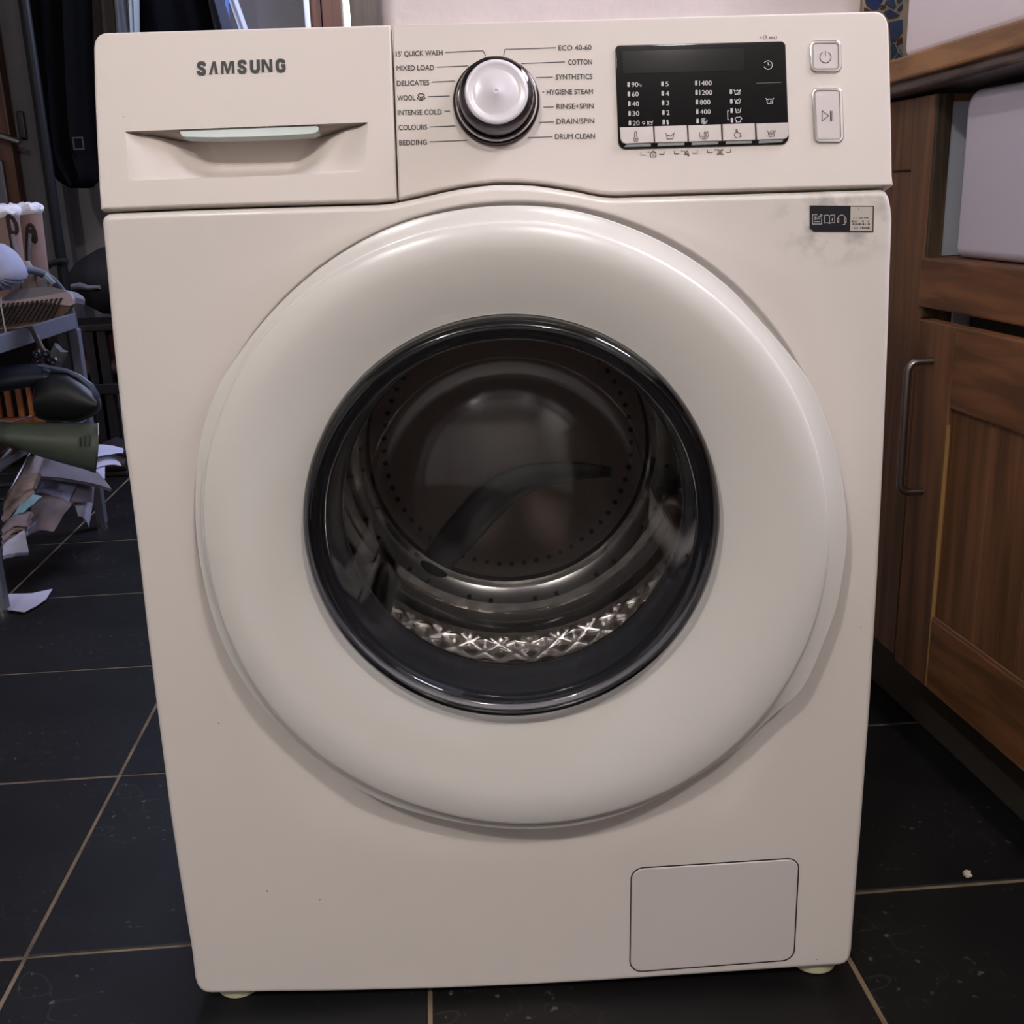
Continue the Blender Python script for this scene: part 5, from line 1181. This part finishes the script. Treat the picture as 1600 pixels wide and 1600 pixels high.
for k in range(4):
    sheet('magazine', [(14 - k * 3, 812 + k * 11), (50 - k * 3, 800 + k * 9), (42 - k * 4, 814 + k * 10), (2, 828 + k * 10)], [1.15, 1.17, 1.13, 1.09], mat('cream_pages_%d' % (k % 2), (176, 160, 160) if k % 2 else (160, 150, 170), .8, rgb2=(140, 120, 112), var=.2, scale=30),
          ['lilac-edged magazine directly under the teal folder', 'pinkish magazine second below the teal folder', 'lilac-edged magazine third below the teal folder', 'pinkish magazine lowest of the fanned stack above the white box end'][k], 'magazine', bulge=.008, thick=.009, seed=13 + k)
sheet('paper_sheet', [(4, 852), (38, 828), (45, 862), (4, 869)], [1.08, 1.12, 1.12, 1.06], lil, 'bright white sheet hanging lowest, beside the front rack leg', bulge=.004, thick=.010, seed=20)
# sheet on the floor
fl = [(13, 929), (50, 928), (82, 921), (72, 937), (56, 948), (38, 957), (12, 953)]
q = [aZ(a, b, 0.004) for a, b in fl]; 
tag(MB().prism(q, (0, 0, .0015)).build('paper_sheet', lil), 'white sheet of paper lying on the floor by the front rack foot', 'paper')
tw_ = [aX(a, b, RX - .01) for a, b in [(47, 708), (3, 790)]]
MB().tube([tw_[0], tw_[1]], .002, 6).build('wire_edge', brushed, rack)
st_ = [aX(a, b, RX - .03) for a, b in [(-6, 724), (14, 704)]]; MB().tube(st_, .007, 10).build('tube_end', brushed, rack)

# ---------------------------------------------------------------- dark bench with things on it at the back of the hall
Yk = 2.30
bn = thing('hall_bench', 'dark wooden two-tier bench against the hall wall, half hidden by the machine', 'bench', (aY(150, 600, Yk).x, Yk, 0))
dkw = mat('dark_bench_wood', (34, 28, 27), .6, rgb2=(24, 20, 20), var=.2, scale=8)
xa_ = aY(104, 500, Yk).x; 
for (py, th_) in ((503, .018), (594, .03)):
    z_ = aY(150, py, Yk).z; MB().box((xa_ - .1, Yk - .08, z_ - th_), (-0.66, Yk + .13, z_), bev=.003).build('board', dkw, bn)
for px_ in (112, 154, 166, 215):
    x_ = aY(px_, 590, Yk - .06).x; MB().box((x_ - .018, Yk - .075, 0), (x_ + .018, Yk - .04, aY(150, 503, Yk).z - .018), bev=.002).build('leg', dkw, bn)
tag(loft('cushion', [((xa_ - .05, Yk + .03, aY(150, 574, Yk).z), .09, .028, YY, ZZ), ((xa_ + .1, Yk + .03, aY(150, 572, Yk).z), .09, .034, YY, ZZ), ((-0.85, Yk + .03, aY(180, 568, Yk).z), .09, .040, YY, ZZ), ((-0.7, Yk + .03, aY(190, 572, Yk).z), .09, .04, YY, ZZ)], mat('brown_fleece', (96, 78, 72), 1.0, rgb2=(76, 60, 56), var=.2, scale=14, bump=.8, bscale=60)), 'brown fleecy blanket folded on the lower tier of the dark bench', 'blanket')
tag(loft('red_cloth', [((aY(134, 556, Yk).x, Yk, aY(150, 557, Yk).z), .03, .010, YY, ZZ), ((aY(152, 550, Yk).x, Yk, aY(152, 550, Yk).z), .04, .022, YY, ZZ), ((aY(170, 535, Yk).x, Yk, aY(170, 538, Yk).z), .05, .055, YY, ZZ), ((aY(190, 520, Yk).x, Yk, aY(190, 530, Yk).z), .05, .08, YY, ZZ)], mat('dark_red_cloth', (86, 34, 38), .95, bump=.4, bscale=50)), 'dark red cloth heaped on the brown blanket', 'cloth')
tag(loft('dark_bag', [((aY(112, 440, Yk).x, Yk, aY(112, 440, Yk).z), .06, .02, YY, ZZ), ((aY(130, 440, Yk).x, Yk, aY(130, 440, Yk).z), .09, .06, YY, ZZ), ((aY(160, 438, Yk).x, Yk, aY(160, 440, Yk).z), .10, .09, YY, ZZ), ((aY(190, 430, Yk).x, Yk, aY(190, 436, Yk).z), .09, .10, YY, ZZ)], mat('black_bag', (20, 19, 21), .8, bump=.8, bscale=30)), 'slumped black bag on the top tier of the dark bench', 'bag')
tag(loft('grey_scarf', [((aY(110, 452, Yk - .1).x, Yk - .1, aY(110, 449, Yk - .1).z), .014, .008, YY, ZZ), ((aY(125, 447, Yk - .1).x, Yk - .1, aY(125, 447, Yk - .1).z), .016, .010, YY, ZZ), ((aY(140, 450, Yk - .1).x, Yk - .1, aY(140, 450, Yk - .1).z), .014, .007, YY, ZZ), ((aY(156, 449, Yk - .1).x, Yk - .1, aY(156, 449, Yk - .1).z), .012, .005, YY, ZZ)], mat('grey_wool', (96, 94, 98), 1.0, bump=.9, bscale=60)), 'thin grey woolly scarf edge in front of the black bag', 'scarf')
for (a, b, c_, lab) in ((148, 668, (52, 34, 34), 'dark brown shoe under the bench, left one'), (178, 664, (46, 38, 42), 'dark plum shoe under the bench, right one')):
    c = aY(a, b, 2.12); z_ = .04; yo = 0.0 if a < 160 else 0.09
    o = thing('shoe', lab + ' of the pair', 'shoe', (c.x, 2.12, 0), None); mm = mat('shoe_%d' % a, c_, .6)
    loft('upper', [((c.x - .07, 2.12 + yo, z_), .03, .032, YY, ZZ), ((c.x - .03, 2.12 + yo, z_ + .006), .038, .04, YY, ZZ), ((c.x + .03, 2.11 + yo, z_ - .006), .036, .026, YY, ZZ), ((c.x + .08, 2.11 + yo, z_ - .012), .024, .016, YY, ZZ)], mm, o)
    MB().box((c.x - .075, 2.085 + yo, 0), (c.x + .085, 2.15 + yo, .014), bev=.004).build('sole', sole_m, o)
hb = [aY(a, b, 2.02) for a, b in [(72, 419), (78, 413), (88, 409), (98, 408), (106, 409)]]
tag(MB().tube(hb, .008, 8).build('bag_strap', mat('black_strap', (12, 12, 15), .7)), 'black curved strap arching above the rack end towards the pole', 'strap')
